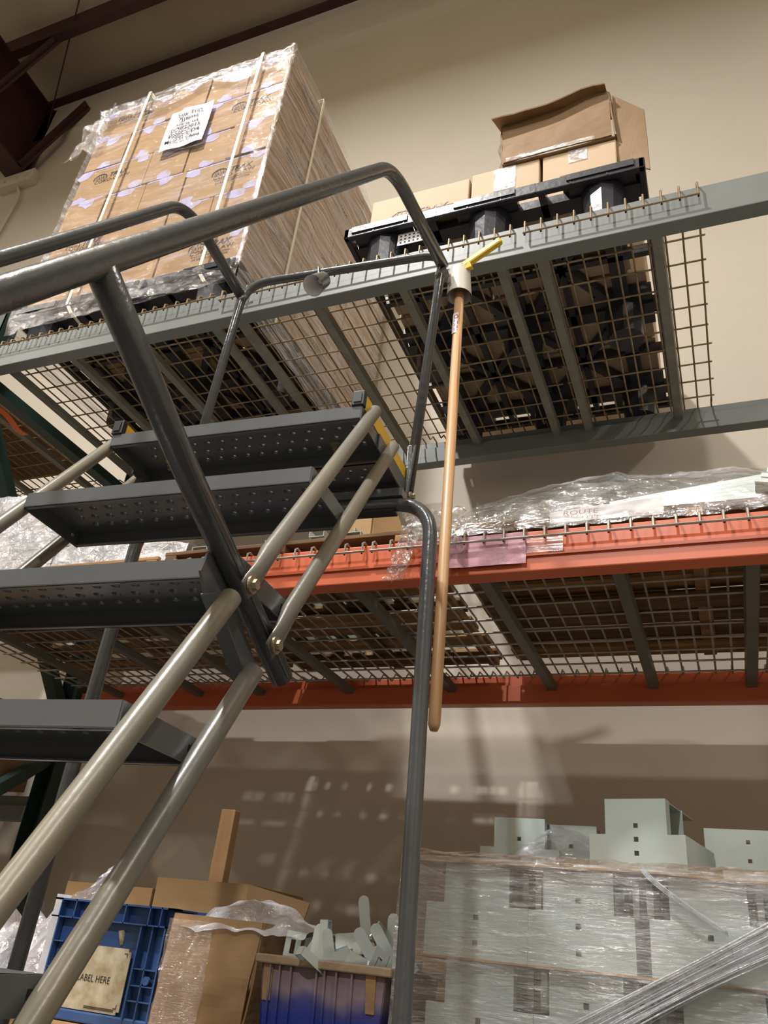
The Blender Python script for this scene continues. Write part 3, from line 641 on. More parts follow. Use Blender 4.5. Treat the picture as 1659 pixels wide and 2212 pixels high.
# handrails
MB().tube(fillet([(.030, -.80, -.45), (.030, -.339, .249), (.030, .415, 1.378), (.047, .800, 1.452)], [.3, .10], 10), .0158, 18).build('handrail', RP, lad, smooth='auto')
MB().tube(fillet([(-.628, -.60, -.15), (-.628, .099, .904), (-.620, .515, 1.556), (-.572, .800, 1.468)], [.3, .10], 10), .0158, 18).build('handrail', RP, lad, smooth='auto')
# flattened joint lines where rail meets the guard
# rear guard hoop
hoop = fillet([(-.600, .800, .735), (-.568, .800, 1.515), (.046, .800, 1.500), (.012, .800, .735)], [.085, .06], 10)
hp = [V(p) for p in hoop]; nH = len(hp)
MB().tube(hp, .0125, 16).build('guard_hoop', RP, lad, smooth='auto')
for (ux, wx) in ((.036, 1.30), (.012, .80), (-.585, 1.10)): pass
for (ux, s_) in ((.012, 1), (-.600, -1)):
    b = MB(); b.hexa([(ux - .004, .786, .70), (ux + .004, .786, .70), (ux + .004, .814, .70), (ux - .004, .814, .70), (ux - .010, .788, .86), (ux + .014, .788, .86), (ux + .014, .812, .86), (ux - .010, .812, .86)]); b.build('flattened_foot', RP, lad, bevel=.004)
    c = V((ux + .006 * s_, .80, .722)); MB().tube([c, c + V((.004 * s_, 0, 0))], .012, 16).build('washer', M['steel_bolt'], lad); MB().tube([c, c + V((.011 * s_, 0, 0))], .007, 6).build('bolt_head', M['steel_bolt'], lad)
    box('corner_plate', GP, lad, ux - .012 * s_ - .003, ux - .012 * s_ + .003, .76, .815, WP - .055, WP)
c = V((.048, .800, 1.425)); MB().tube([c + V((-.016, 0, -.004)), c + V((.016, 0, .004))], .0148, 14, cap=True).build('hose_clamp', M['alu'], lad)
MB().tube([(.035, .786, 1.405), (.040, .782, 1.425), (.044, .784, 1.44)], .004, 8).build('clamp_screw', M['alu'], lad)
for c in ((-.545, .79, 1.42), (-.57, .79, 1.45)): MB().tube([c, (c[0] + .025, c[1] - .006, c[2])], .004, 6).build('through_bolt', M['alu'], lad)
# rear leg frame: one bent tube
MB().tube(fillet([(-.625, .70, LW0 + .01), (-.606, .685, .640), (.108, .685, .632), (.128, .685, -.30), (.15, .685, LW0 + .01)], [.08, .085, .1], 10), .0150, 18).build('rear_leg_frame', RP, lad, smooth='auto')
MB().tube([(-.60, .68, -.85), (.13, .68, -.85)], .012, 12).build('cross_tube', RP, lad, smooth='auto')
box('saddle_strip', GP, lad, -.56, .045, .668, .70, .646, .665)
box('saddle_strip', M['black_rubber'], lad, -.16, .03, .672, .698, .612, .617)
for u_ in (-.10, -W_ + .08):      # bolts under the platform tread
    MB().tube([(u_, VP + .120, WP - .002), (u_, VP + .120, WP - .006)], .014, 16).build('washer', M['steel_bolt'], lad)
    MB().tube([(u_, VP + .120, WP - .005), (u_, VP + .120, WP - .016)], .008, 6).build('bolt_nut', M['steel_bolt'], lad)
    MB().tube([(u_, VP + .120, WP - .015), (u_, VP + .120, WP - .026)], .0045, 8).build('bolt_shank', M['steel_bolt'], lad)
for sgn in (1, -1):                # wheels out of frame at the base
    U = (lambda o: o) if sgn > 0 else (lambda o: -W_ - o)
    MB().tube([(U(.02), -1.12, LW0 + .05), (U(.045), -1.12, LW0 + .05)], .05, 20).build('wheel', M['black_rubber'], lad)
    MB().tube([(U(.0165), -1.12, LW0 + .05), (U(.0165), .69, LW0 + .16)], .012, 10).build('base_tube', RP, lad)
RZ = Matrix.Translation((-.5855, .6749, .2155)) @ Matrix.Rotation(.0559, 4, 'Z')   # ladder coordinates to room coordinates
def LP(u, v, w_): return RZ @ V((u, v, w_))

# things hanging on the ladder
p = LP(-.325, .80, 1.506)
t = thing('clamp_lamp', (p.x, p.y, p.z - .09), 'small aluminium cone lamp shade hooked on the ladder guard hoop', 'lamp')
ax = V((-.10, -.50, -.79)).normalized() ; top = p + V((.02, -.004, -.030)); 
MB().tube([top, top + V((.006, 0, -.002)), top - V((0, 0, 0)) + ax * .004], .018, 24, rr=[.004, .016, .020], cap=False)
sh = MB(); sh.tube([top - ax * .002, top + ax * .006, top + ax * .055, top + ax * .073], .03, 28, rr=[.004, .023, .028, .031], cap=False); sh.build('lamp_shade', M['alu'], t, smooth=True)
sh = MB(); sh.tube([top + ax * .012, top + ax * .055, top + ax * .0735], .03, 28, rr=[.015, .026, .030], cap=False); sh.f = [f[::-1] for f in sh.f]; sh.build('reflector', M['alu_in'], t, smooth=True)
MB().tube([top + ax * .012, top + ax * .022], .009, 16).build('lamp_socket', M['white_plastic'], t, smooth='auto')
hk = [p + V((.008, .0, -.034)), p + V((.006, -.016, -.020)), p + V((.002, -.017, .008)), p + V((0, -.004, .0165)), p + V((-.002, .012, .010)), p + V((-.002, .015, -.004))]
MB().tube(hk, .0032, 8).build('hook', M['alu'], t, smooth='auto')

# pole with a white head and a yellow lever, hung beside the guard hoop
a = LP(.098, .845, 1.40); e = LP(.100, .845, .198)
t = thing('wooden_pole', (e.x, e.y, e.z), 'long wooden pole with white cup head and yellow lever hanging on ladder', 'pole')
MB().tube([e, e + V((0, 0, .012)), e + V((0, 0, .03)), a + V((-.012, 0, .03))], .0127, 16, rr=[.008, .0124, .0127, .0127]).build('pole', M['pole_wood'], t, smooth='auto')
hd = a + V((-.012, 0, .005)); hb = hd + V((.0, 0, -.03)); ht = hd + V((-.004, 0, .062))
MB().tube([hb, ht], .031, 28, rr=[.0335, .030], cap=False).build('cup_head', M['white_plastic'], t, smooth=True)
inn = MB().tube([hb + V((0, 0, .001)), ht - V((0, 0, .004))], .028, 28, rr=[.0300, .0270], cap=False); inn.f = [f[::-1] for f in inn.f]; inn.build('cup_inside', M['white_plastic'], t, smooth=True)
MB().tube([hb, hb + V((0, 0, .0015))], .0335, 28, cap=False).build('cup_rim', M['white_plastic'], t)
MB().tube([ht - V((0, 0, .003)), ht], .030, 28).build('cup_top', M['white_plastic'], t)
MB().tube([hb + V((-.018, -.029, .022)), hb + V((-.019, -.0335, .022))], .005, 12).build('screw', M['alu'], t)
L0 = ht + V((.012, -.012, .004)); L1 = L0 + V((.112, -.018, .052))
lev = MB().hexa([L0 + V((-.02, 0, -.018)), L0 + V((.03, -.012, -.018)), L0 + V((.03, .012, -.006)), L0 + V((-.02, .014, -.006)),
            L0 + V((-.02, 0, .008)), L0 + V((.02, -.012, .016)), L0 + V((.02, .012, .018)), L0 + V((-.02, .014, .010))]).build('lever_hub', M['yellow'], t, bevel=.003)
MB().bar(L0 + V((.0, 0, .001)), L1, .016, .024).build('lever', M['yellow'], t, bevel=.006)
st = LP(.095, .845, 1.29)
crumple(lambda s, q: (a.x - .012 + (st.x - a.x) * 0 + .0133 * math.sin(-.9 + 1.9 * s), a.y - .0133 * math.cos(-.9 + 1.9 * s), st.z - .055 + .070 * q), 8, 2, 'sticker', M['paper'], t)
b = MB(); cx_, cy_ = a.x - .012, a.y
def ST(s, z): return (cx_ + .0138 * math.sin(s), cy_ - .0138 * math.cos(s), z)
for k in range(10):
    a0_, a1_ = 2 * math.pi * k / 10, 2 * math.pi * (k + 1) / 10
    b.add([ST(.5 * math.cos(a0_), st.z + .001 + .007 * math.sin(a0_)), ST(.5 * math.cos(a1_), st.z + .001 + .007 * math.sin(a1_)), ST(.34 * math.cos(a1_), st.z + .001 + .0048 * math.sin(a1_)), ST(.34 * math.cos(a0_), st.z + .001 + .0048 * math.sin(a0_))], [(0, 1, 2, 3)])
for k in range(5):
    z_ = st.z - .047 + k * .0075
    b.add([ST(-.3, z_), ST(.45, z_), ST(.45, z_ + .003), ST(-.3, z_ + .003)], [(0, 1, 2, 3)])
    b.add([ST(.45 if k % 2 else -.3, z_), ST(.3 if k % 2 else -.15, z_), ST(.3 if k % 2 else -.15, z_ + .0075), ST(.45 if k % 2 else -.3, z_ + .0075)], [(0, 1, 2, 3)])
b.build('sticker_print', M['red_ink'], t)

# ------------------------------------------------------------------ middle level: wooden pallet with steel tracks
def wood_pallet(label, x0, x1, y0, y1, z0, grp, nt=7, m=None):
    t = thing('wooden_pallet', ((x0 + x1) / 2, (y0 + y1) / 2, z0), label, 'pallet', grp); m = m or M['wood']
    def bd(nm, *q): MB().box(*q).build(nm, M['wood'] if random.random() < .6 else M['wood_x'], t, bevel=.002)
    for i in range(3):
        yy = y0 + .05 + i * (y1 - y0 - .1 - .09) / 2; bd('bottom_board', x0, x1, yy, yy + .09, z0, z0 + .012)
    for x in (x0, (x0 + x1) / 2 - .02, x1 - .04): bd('stringer', x, x + .038, y0, y1, z0 + .012, z0 + .032)
    for i in range(nt):
        yy = y0 + (y1 - y0 - .09) * i / (nt - 1); bd('top_board', x0 - random.uniform(0, .01), x1 + random.uniform(0, .01), yy, yy + .09, z0 + .032, z0 + .044)
    return t
WG = 'wooden pallets on the middle rack level'
wood_pallet('weathered wooden pallet carrying loose steel tracks, middle level', -1.46, -.70, 1.705, 2.66, ZO + .010, WG)
wood_pallet('wooden pallet under the film-covered steel panels, middle level right', -.62, .60, 1.705, 2.62, ZO + .010, WG, 8)
wood_pallet('wooden pallet under the wrapped steel profiles, middle level left', -2.50, -1.50, 1.72, 2.62, ZO + .010, WG, 6)
ZP = ZO + .056
def track(label, x, y0, y1, z, wd=.05, h=.03, grp='loose steel tracks on the wooden pallet', rot=0.0, m=None, flip=False):
    t = thing('steel_track', (x, y0, z), label, 'steel profile', grp); th = .002
    b = MB(); 
    if flip: poly = [(x, z + h), (x + wd, z + h), (x + wd, z), (x + wd - th, z), (x + wd - th, z + h - th), (x + th, z + h - th), (x + th, z), (x, z)]
    else: poly = [(x, z), (x + wd, z), (x + wd, z + h), (x + wd - th, z + h), (x + wd - th, z + th), (x + th, z + th), (x + th, z + h), (x, z + h)]
    b.prism(poly, y0, y1, 'y'); b.build('channel', m or M['zinc'], t); t.rotation_euler = (0, 0, rot); return t
for i in range(7):
    track('zinc steel track on the wooden pallet, number %s from its left end' % ['one', 'two', 'three', 'four', 'five', 'six', 'seven'][i],
          -1.40 + i * .082, 1.74 + .02 * (i % 3), 2.6, ZP, .052, .028, flip=i % 2 == 0)
track('long zinc track lying askew on top, at the right of the wooden pallet', -.93, 1.76, 2.58, ZP + .030, .045, .022, rot=-.04)
track('second long zinc track lying askew on top of the wooden pallet', -1.02, 1.75, 2.55, ZP + .030, .045, .022, rot=.03)
t = thing('carton_scrap', (-.93, 2.0, ZP + .02), 'bent brown cardboard piece standing behind the steel tracks', 'cardboard')
panel([(-1.03, 1.96, ZP), (-.915, 1.93, ZP), (-.915, 1.93, 1.235), (-1.03, 1.96, 1.245)], M['kraft'], 'left_face', wob=.004)
panel([(-.913, 1.93, ZP), (-.80, 2.06, ZP), (-.865, 2.00, 1.205), (-.912, 1.93, 1.235)], M['kraft'], 'right_face', wob=.004)
MB().tube(fillet([(-.80, 1.95, ZP + .02), (-.74, 1.96, 1.11), (-.66, 1.97, 1.125), (-.60, 1.97, ZP)], .05), .004, 8).build('white_cable', M['white_plastic'], smooth=True, label='thin white cable looping over the wooden pallet behind the ladder leg', cat='cable')

# steel profile bundles under film at the left
def profile_pack(label, x0, x1, y0, y1, z0, n, h, grp, tilt=0.0, m=None, holes=True):
    t = thing('profile_bundle', (x0, y0, z0), label, 'steel bundle', grp)
    for i in range(n):
        z = z0 + i * h; b = MB(); th = .002; dx = .012 * (i % 2)
        b.prism([(y0, z), (y1, z), (y1, z + h - .003), (y1 - th, z + h - .003), (y1 - th, z + th), (y0 + th, z + th), (y0 + th, z + h - .003), (y0, z + h - .003)], x0 + dx, x1 + dx, 'x')
        b.build('profile', m or M['zinc_bright'], t)
        if holes:
            for k in range(2): box('bolt_hole', M['hole'], t, x1 - .05 - .12 * k, x1 - .044 - .12 * k, y0 - .0006, y0 + .0004, z + h * .4, z + h * .4 + .005)
    return t
BG = 'steel bundles on the left wooden pallet'
profile_pack('stack of bright steel profiles with dark open ends, left behind the ladder', -2.18, -1.80, 1.76, 1.84, ZP, 5, .030, BG)
profile_pack('short stack of bright steel profiles under film, second from left', -1.74, -1.58, 1.82, 1.90, ZP, 4, .028, BG)
profile_pack('flat steel profiles behind the left film pile', -2.45, -1.75, 1.95, 2.35, ZP, 5, .04, BG, holes=False)
t = thing('red_clip', (-1.70, 1.73, ZP), 'small red oxide steel bracket standing at the shelf edge at left', 'bracket')
for x in (-1.775, -1.70): box('web', M['red_ink'], t, x, x + .055, 1.72, 1.722, ZP - .045, ZP - .015); box('side', M['maroon'], t, x, x + .003, 1.72, 1.78, ZP - .045, ZP - .012); 
def lumpfilm(name, label, fn, nu, nv, m='film_loose'): return crumple(fn, nu, nv, name, M[m], None, label=label, cat='plastic film')
def hump(x0, x1, y0, y1, zb, prof, amp=.012, sc=12):
    def fn(s, q):
        x = x0 + (x1 - x0) * s; zt = prof(s)
        if q < .35: y = y0 - .004; z = zb + (zt - zb) * (q / .35); y += (q / .35) * .015
        else: k = (q - .35) / .65; y = y0 + .011 + (y1 - y0) * k; z = zt - .02 * k
        d = amp * (nz3((x, y, z), sc) + .5 * nz3((x, y, z), sc * 2.7, 4)); return (x + d * .4, y - abs(d), z + d)
    return fn
lumpfilm('plastic_wrap', 'bright crinkled film over steel profiles at the left end, behind the treads', hump(-2.50, -1.93, 1.735, 2.4, ZO + .02, lambda s: 1.315 - .10 * s * s - .05 * abs(s - .5)), 60, 60, 'film_milky')
lumpfilm('plastic_wrap', 'loose clear film over the short steel stack behind the ladder leg', hump(-1.93, -1.42, 1.735, 2.3, ZO + .03, lambda s: ZP + .05 + .10 * math.sin(math.pi * min(1, s * 1.2)) * (1 - .4 * s)), 60, 50, 'film_milky')

# white-green steel panels under film on the right pallet
def sheet_stack(label, p0, dx, dy, n, ln, wd, th, tiltx, grp, m):
    t = thing('sheet_stack', p0, label, 'steel panels', grp)
    ex = V((math.cos(tiltx), 0, math.sin(tiltx))); ez = V((-math.sin(tiltx), 0, math.cos(tiltx)))
    for i in range(n):
        o_ = V(p0) + V((dx * i, dy * i, 0)) + ez * (i * (th + .004)) + V((0, 0, .001)); b = MB()
        p = [o_, o_ + ex * ln, o_ + ex * ln + V((0, wd, 0)), o_ + V((0, wd, 0))]
        b.hexa([q for q in p] + [q + ez * .0025 for q in p])
        q = [o_, o_ + ex * ln, o_ + ex * ln + V((0, .003, 0)), o_ + V((0, .003, 0))]
        b.hexa([r - ez * th for r in q] + [r for r in q])
        b.build('panel', m, t)
    return t
ZR = ZP + .002
SG = 'pale steel panel stacks on the right wooden pallet'
M['pale_panel'] = mat('pale_green_steel', (214, 222, 210), 0.35, 0.2, (200, 210, 198), 5)
M['white_panel'] = mat('white_green_steel', (226, 232, 230), 0.32, 0.25, (210, 222, 220), 5)
sheet_stack('stack of pale green steel panels poking out of the film, left end', (-.60, 1.95, ZR + .012), .003, 0, 6, .34, .35, .009, .07, SG, M['pale_panel'])
sheet_stack('tilted teal-edged steel panels rising behind the film, middle', (-.30, 2.12, ZR + .06), .008, 0, 6, .30, .2, .007, .27, SG, M['zinc_bright'])
sheet_stack('large fan of white steel panels with stepped edges at the right', (-.30, 1.86, ZR + .012), .012, 0, 9, .46, .4, .008, .10, SG, M['white_panel'])
sheet_stack('white steel panels sloping down past the right edge', (.13, 1.80, ZR + .10), .012, .0, 8, .5, .4, .008, -.22, SG, M['white_panel'])
def drape(s_, q):
    x = -.66 + 1.20 * s_; prof = [(-.66, 1.03), (-.56, 1.13), (-.36, 1.185), (-.19, 1.20), (-.06, 1.175), (.085, 1.185), (.16, 1.15), (.54, 1.05)]
    zt = 1.0
    for (xa, za), (xb, zb) in zip(prof[:-1], prof[1:]):
        if xa <= x <= xb: zt = za + (zb - za) * (x - xa) / (xb - xa)
    k = min(1, q / .65); y = 1.688 + .26 * k ** 1.3 + .4 * max(0, q - .65) / .35
    z = ZO + .012 + (zt - ZO - .012) * math.sin(math.pi / 2 * k) ** .9 - .03 * max(0, q - .65)
    d = .006 * (nz3((x, y * 2, z), 14) + .6 * nz3((x, y, z), 40, 4)); return (x, y - abs(d), z + d)
lumpfilm('plastic_wrap', 'wide clear film draped over the pale steel panels, middle level right', drape, 170, 80, 'film_loose')
lumpfilm('plastic_wrap', 'bunched film spilling over the orange beam beside the wooden pole', lambda s, q: (-.70 + .16 * s + .02 * nz3((s, q, 0), 5), 1.655 - .03 * abs(nz3((s, q, 3), 6)), ZO + .075 - .10 * q + .02 * nz3((s, q, 5), 8)), 34, 34, 'film_tip')
lumpfilm('plastic_wrap', 'ragged strip of film hanging below the orange beam next to ladder leg', lambda s, q: (-.735 + .05 * s + .035 * (1 - q) + .01 * nz3((s, q, 0), 9), 1.655 - .015 * abs(nz3((s, q, 3), 9)), ZO + .01 - .125 * q + .01 * nz3((s, q, 5), 9)), 14, 30, 'film_tip')
t = thing('beam_label', (-.52, 1.665, ZO - .07), 'pink label sheet under clear tape on the orange beam', 'label')
crumple(lambda s, q: (-.590 + .205 * s, 1.6655 - .0022 * (1 + nz3((s, q, 0), 5)), ZO - .088 + .082 * q), 24, 10, 'label_sheet', M['pink_label'], t)
MB().box(-.385, -.30, 1.6655, 1.6665, ZO - .062, ZO - .02).build('clear_tape', film('clear_tape', .05, .1, gl=.15, bump=.1), t)
text('stamped_number', 'SH334E', .0105, (-.315, 1.6665, ZO - .064), M['print'], t, 'front', 0, 1.15)
t = thing('paper_note', (-.28, 1.70, ZP), 'white paper with handwriting tucked behind the orange beam', 'paper')
crumple(lambda s, q: (-.335 + .26 * s, 1.692 + .004 * nz3((s, q, 0), 4), ZP - .030 + (.030 + .016 * s) * q), 14, 6, 'paper_sheet', M['paper'], t)
text('print', 'ROUTE', .017, (-.262, 1.684, ZP - .016), M['print_faint'], t, 'front', 0.1, 1.5)

# neighbouring bay at the left edge
carton('kraft_carton', 'flat brown board pack lying on the wire deck of the neighbouring bay', -3.9, -2.86, 1.80, 2.58, ZG + .012, ZG + .06, M['wood_x'], None, tape=False)
carton('kraft_carton', 'brown carton on the lower beams of the neighbouring bay', -3.9, -2.68, 1.80, 2.66, .462, .78, M['kraft_dark'], None, tape=False)
crumple(lambda s, q: (-2.80 + .035 * s + .02 * math.sin(5 * q), 1.93 + .22 * q, 1.93 - .004 * q - .02 * math.sin(3 * q)), 2, 14, 'hanging_strap', M['orange_strap'], None, label='orange strap end hanging through the wire deck at the left edge', cat='strap')
t = thing('steel_angle', (-2.74, 2.2, ZG), 'bundle of pale steel rods lying beside the neighbouring bay carton', 'steel profile')
for k in range(3): MB().tube([(-2.775 + .018 * k, 1.70, ZG + .02), (-2.775 + .018 * k, 2.62, ZG + .02)], .007, 8).build('rod', M['zinc'], t, smooth='auto')

# ------------------------------------------------------------------ lowest shelf: board, tote, cartons, blue bin
ZS = -.187
t = thing('shelf_board', (-1.2, 2.2, -.215), 'plywood board under the bins on the lowest shelf', 'board')
box('board', M['wood'], t, -2.50, -.66, 1.66, 2.70, -.213, ZS)
def plate_rect(b, x0, x1, z0, z1, y0, y1): b.box(x0, x1, y0, y1, z0, z1)
# blue tote
t = thing('blue_tote', (-1.42, 1.9, ZS), 'dusty blue plastic tote with ribbed rim and grimy label card', 'tote')
X0, X1, Y0, Y1, Z0, Z1 = -1.575, -1.215, 1.765, 2.15, ZS + .002, .064; m = M['blue_tote']; k = .004
b = MB(); b.box(X0 + .02, X1 - .02, Y0 + .022, Y0 + .026, Z0, Z1); b.box(X0 + .02, X1 - .02, Y1 - .026, Y1 - .022, Z0, Z1); b.box(X0 + .02, X0 + .024, Y0 + .02, Y1 - .02, Z0, Z1); b.box(X1 - .024, X1 - .02, Y0 + .02, Y1 - .02, Z0, Z1); b.box(X0 + .02, X1 - .02, Y0 + .02, Y1 - .02, Z0, Z0 + .004)
b.build('tote_wall', m, t)
b = MB()
for (zz, th) in ((Z1 - .004, .004), (Z1 - .042, .003)):
    b.box(X0, X1, Y0, Y0 + .024, zz, zz + th); b.box(X1 - .024, X1, Y0, Y1, zz, zz + th); b.box(X0, X0 + .024, Y0, Y1, zz, zz + th); b.box(X0, X1, Y1 - .024, Y1, zz, zz + th)
b.build('rim', m, t)
for x in (X0 + .02, X0 + .065, X0 + .15, X0 + .215, X0 + .285, X0 + .318): box('rib', m, t, x, x + .003, Y0, Y0 + .024, Z1 - .042, Z1)
for x in (X0 + .020, X0 + .268, X0 + .335): box('rib', m, t, x, x + .004, Y0 + .002, Y0 + .024, Z0 + .02, Z1 - .042)
box('rib', m, t, X0 + .300, X0 + .303, Y0 + .004, Y0 + .024, Z0 + .02, Z1 - .042)
for zz in (Z0 + .055, Z0 + .085, Z0 + .118): box('rib', m, t, X0 + .270, X0 + .335, Y0 + .004, Y0 + .024, zz, zz + .0025)
for (x, zz) in ((X0 + .022, Z0 + .155), (X0 + .022, Z0 + .10)): box('rib', m, t, x, x + .03, Y0 + .004, Y0 + .024, zz, zz + .0025)
box('foot_rail', m, t, X0 + .015, X1 - .012, Y0 + .006, Y0 + .03, Z0, Z0 + .022, bevel=.003)
box('handle_block', m, t, X1 - .005, X1 + .045, Y0 + .08, Y0 + .22, Z1 - .046, Z1 - .004)
for i in range(6): box('rib', m, t, X1 + .002, X1 + .047, Y0 + .085 + i * .024, Y0 + .088 + i * .024, Z1 - .044, Z1)
MB().cells([X0 + .070, X0 + .078, X0 + .242, X0 + .250], [Z0 + .024, Z0 + .030, Z0 + .150, Z0 + .156], lambda i, j: (i, j) not in ((0, 0), (2, 0), (0, 2), (2, 2)), Y0 + .014, Y0 + .017).build('label_card', M['label_card'], t)
text('print', 'LABEL HERE', .020, (X0 + .160, Y0 + .013, Z0 + .082), M['print'], t, 'front', 0, .9)
b = MB()
for (x, zz, sx_, sz_) in ((X0 + .08, Z0 + .146, 1, -1), (X0 + .24, Z0 + .146, -1, -1), (X0 + .24, Z0 + .036, -1, 1), (X0 + .08, Z0 + .036, 1, 1)):
    b.box(min(x, x + .008 * sx_), max(x, x + .008 * sx_), Y0 + .0128, Y0 + .0138, zz, zz + .001); b.box(x, x + .001, Y0 + .0128, Y0 + .0138, min(zz, zz + .008 * sz_), max(zz, zz + .008 * sz_))
for q in range(2): b.box(X0 + .15, X0 + .235, Y0 + .0128, Y0 + .0138, Z0 + .030 + q * .003, Z0 + .031 + q * .003)
b.build('print', M['print'], t)
MB().tube([(X0 + .205, Y0 + .021, Z0 + .192), (X0 + .212, Y0 + .0205, Z0 + .162)], .007, 8, rr=[.009, .004]).build('glue_stain', M['label_card'], t, smooth='auto')
MB().tube([(X0 + .312, Y0 + .010, Z0 + .098), (X0 + .312, Y0 + .003, Z0 + .098)], .009, 14).build('peg', m, t)
# plastic bag pile left of the tote
lumpfilm('plastic_bag', 'clear plastic bags bunched at the far left, behind the ladder leg', lambda s, q: (-1.98 + .40 * s + .03 * nz3((s, q, 0), 5), 1.80 + .25 * q + .05 * nz3((s, q, 2), 4), ZS + .005 + (.20 + .08 * nz3((s, 0, 0), 5)) * math.sin(math.pi * min(1, q * .75 + .02)) + .03 * nz3((s, q, 5), 7)), 44, 44, 'film_milky')
lumpfilm('plastic_bag', 'upright clear plastic bag tip above the blue tote rim', lambda s, q: (-1.66 + .06 * s + .115 * q * (1.1 - s * .2) + .012 * nz3((s, q, 0), 5), 1.88 + .04 * math.sin(3 * s) + .02 * nz3((s, q, 2), 5), .045 + .135 * q * (.6 + .4 * math.sin(math.pi * s)) + .01 * nz3((s, q, 5), 7)), 20, 24, 'film_milky')
lumpfilm('plastic_bag', 'rounded clear bag bulging between tote and ladder leg', lambda s, q: (-1.66 + .17 * s, 1.93 - .03 * math.sin(math.pi * q) + .02 * nz3((s, q, 2), 5), .03 + .085 * q * (.55 + .45 * math.sin(math.pi * s)) + .01 * nz3((s, q, 5), 7)), 20, 16, 'film_loose')
t = thing('white_sheet', (-1.60, 1.83, ZS), 'white paper sheet standing between the ladder leg and the blue tote', 'paper')
crumple(lambda s, q: (-1.605 + .028 * s, 1.80 + .02 * s, ZS + .26 * q), 4, 10, 'paper_sheet', M['paper'], t)
# cartons behind
def open_carton(label, x0, x1, y0, y1, z0, z1, m, flaps=True, nm='open_carton'):
    t = thing(nm, ((x0 + x1) / 2, (y0 + y1) / 2, z0), label, 'carton'); k = .005
    for q in ((x0, x1, y0, y0 + k), (x0, x1, y1 - k, y1), (x0, x0 + k, y0 + k, y1 - k), (x1 - k, x1, y0 + k, y1 - k)): box('side_panel', m, t, *q, z0, z1)
    box('bottom_panel', m, t, x0 + k, x1 - k, y0 + k, y1 - k, z0, z0 + k)
    return t
open_carton('tall open kraft carton at the back with the wooden stick in it', -1.575, -1.265, 2.16, 2.50, ZS, .156, M['kraft'])
t = open_carton('low kraft carton behind the blue tote at left', -1.90, -1.585, 2.16, 2.46, ZS, .125, M['kraft'])
t = thing('wooden_stick', (-1.44, 2.2, ZS), 'square wooden stick standing up out of the tall carton', 'wood')
MB().bar((-1.442, 2.27, ZS + .01), (-1.437, 2.27, .368), .050, .036, (0, 1, 0)).build('stick', M['stick_wood'], t, bevel=.003)
# right flap of the tall carton
t0 = [o for o in bpy.data.objects if o.get('label', '').startswith('tall open kraft')][0]; t = t0
panel([(-1.265, 2.16, .05), (-1.10, 2.18, .045), (-1.08, 2.18, .124), (-1.265, 2.16, .156)], M['kraft_dark'], 'right_flap', wob=.003)
# big crumpled carton with film
t = thing('taped_carton', (-1.08, 1.9, ZS), 'crumpled brown carton with shiny tape between tote and blue bin', 'carton')
panel([(-1.205, 1.735, ZS), (-.985, 1.735, ZS), (-.965, 1.735, .052), (-1.195, 1.735, .055)], M['kraft_dark'], 'front_panel', wob=.010, n=20)
panel([(-.985, 1.735, ZS), (-.90, 2.05, ZS), (-.87, 2.05, .048), (-.965, 1.735, .052)], M['kraft_dark'], 'right_panel', wob=.008, n=16)
panel([(-1.205, 2.05, ZS), (-1.205, 1.735, ZS), (-1.195, 1.735, .055), (-1.195, 2.05, .055)], M['kraft_dark'], 'left_panel', wob=.004)
panel([(-.90, 2.05, ZS), (-1.205, 2.05, ZS), (-1.195, 2.05, .055), (-.87, 2.05, .048)], M['kraft_dark'], 'rear_panel', wob=.004)
crumple(lambda s, q: (-1.20 + .12 * s + .01 * nz3((s, q, 0), 4), 1.722 - .008 * abs(nz3((s, q, 1), 6)), ZS + .01 + .22 * q), 24, 36, 'tape_patch', film('tape_film', .03, .25, gl=.2, bump=.9, bsc=40, tint=(220, 200, 180)), t)
lumpfilm('plastic_bag', 'milky plastic bag folded over the top of the crumpled carton', lambda s, q: (-1.175 + .30 * s + .02 * nz3((s, q, 0), 5), 1.72 + .26 * q + .02 * nz3((s, q, 2), 4), .050 + .055 * math.sin(math.pi * q) * math.sin(math.pi * min(1, s + .08)) - .022 * (1 - q) ** 3 * (1 + .6 * nz3((s, 0, 0), 3)) + .012 * nz3((s, q, 5), 7)), 40, 30, 'film_milky')
carton('kraft_carton', 'brown carton behind the blue bin of clips', -.98, -.58, 2.08, 2.4, ZS, .045, M['kraft_dark'], None, tape=False)
# blue bin
t = thing('blue_bin', (-.80, 1.85, ZS), 'royal blue bin with grimy rim, heaped with zinc clips', 'bin')
m = M['blue_bin']; X0, X1, Y0, Y1, Z1 = -.935, -.655, 1.70, 2.02, -.018
b = MB(); lo_ = .014
def wallp(a, c, nrm_in): 
    pass
b.hexa([(X0 + lo_, Y0 + lo_, ZS), (X1 - lo_, Y0 + lo_, ZS), (X1 - lo_, Y0 + lo_ + .004, ZS), (X0 + lo_, Y0 + lo_ + .004, ZS), (X0, Y0, Z1), (X1, Y0, Z1), (X1, Y0 + .004, Z1), (X0, Y0 + .004, Z1)])
b.hexa([(X0 + lo_, Y1 - lo_, ZS), (X1 - lo_, Y1 - lo_, ZS), (X1 - lo_, Y1 - lo_ + .004, ZS), (X0 + lo_, Y1 - lo_ + .004, ZS), (X0, Y1, Z1), (X1, Y1, Z1), (X1, Y1 + .004, Z1), (X0, Y1 + .004, Z1)])
b.hexa([(X0 + lo_, Y0 + lo_, ZS), (X0 + lo_ + .004, Y0 + lo_, ZS), (X0 + lo_ + .004, Y1 - lo_, ZS), (X0 + lo_, Y1 - lo_, ZS), (X0, Y0, Z1), (X0 + .004, Y0, Z1), (X0 + .004, Y1, Z1), (X0, Y1, Z1)])
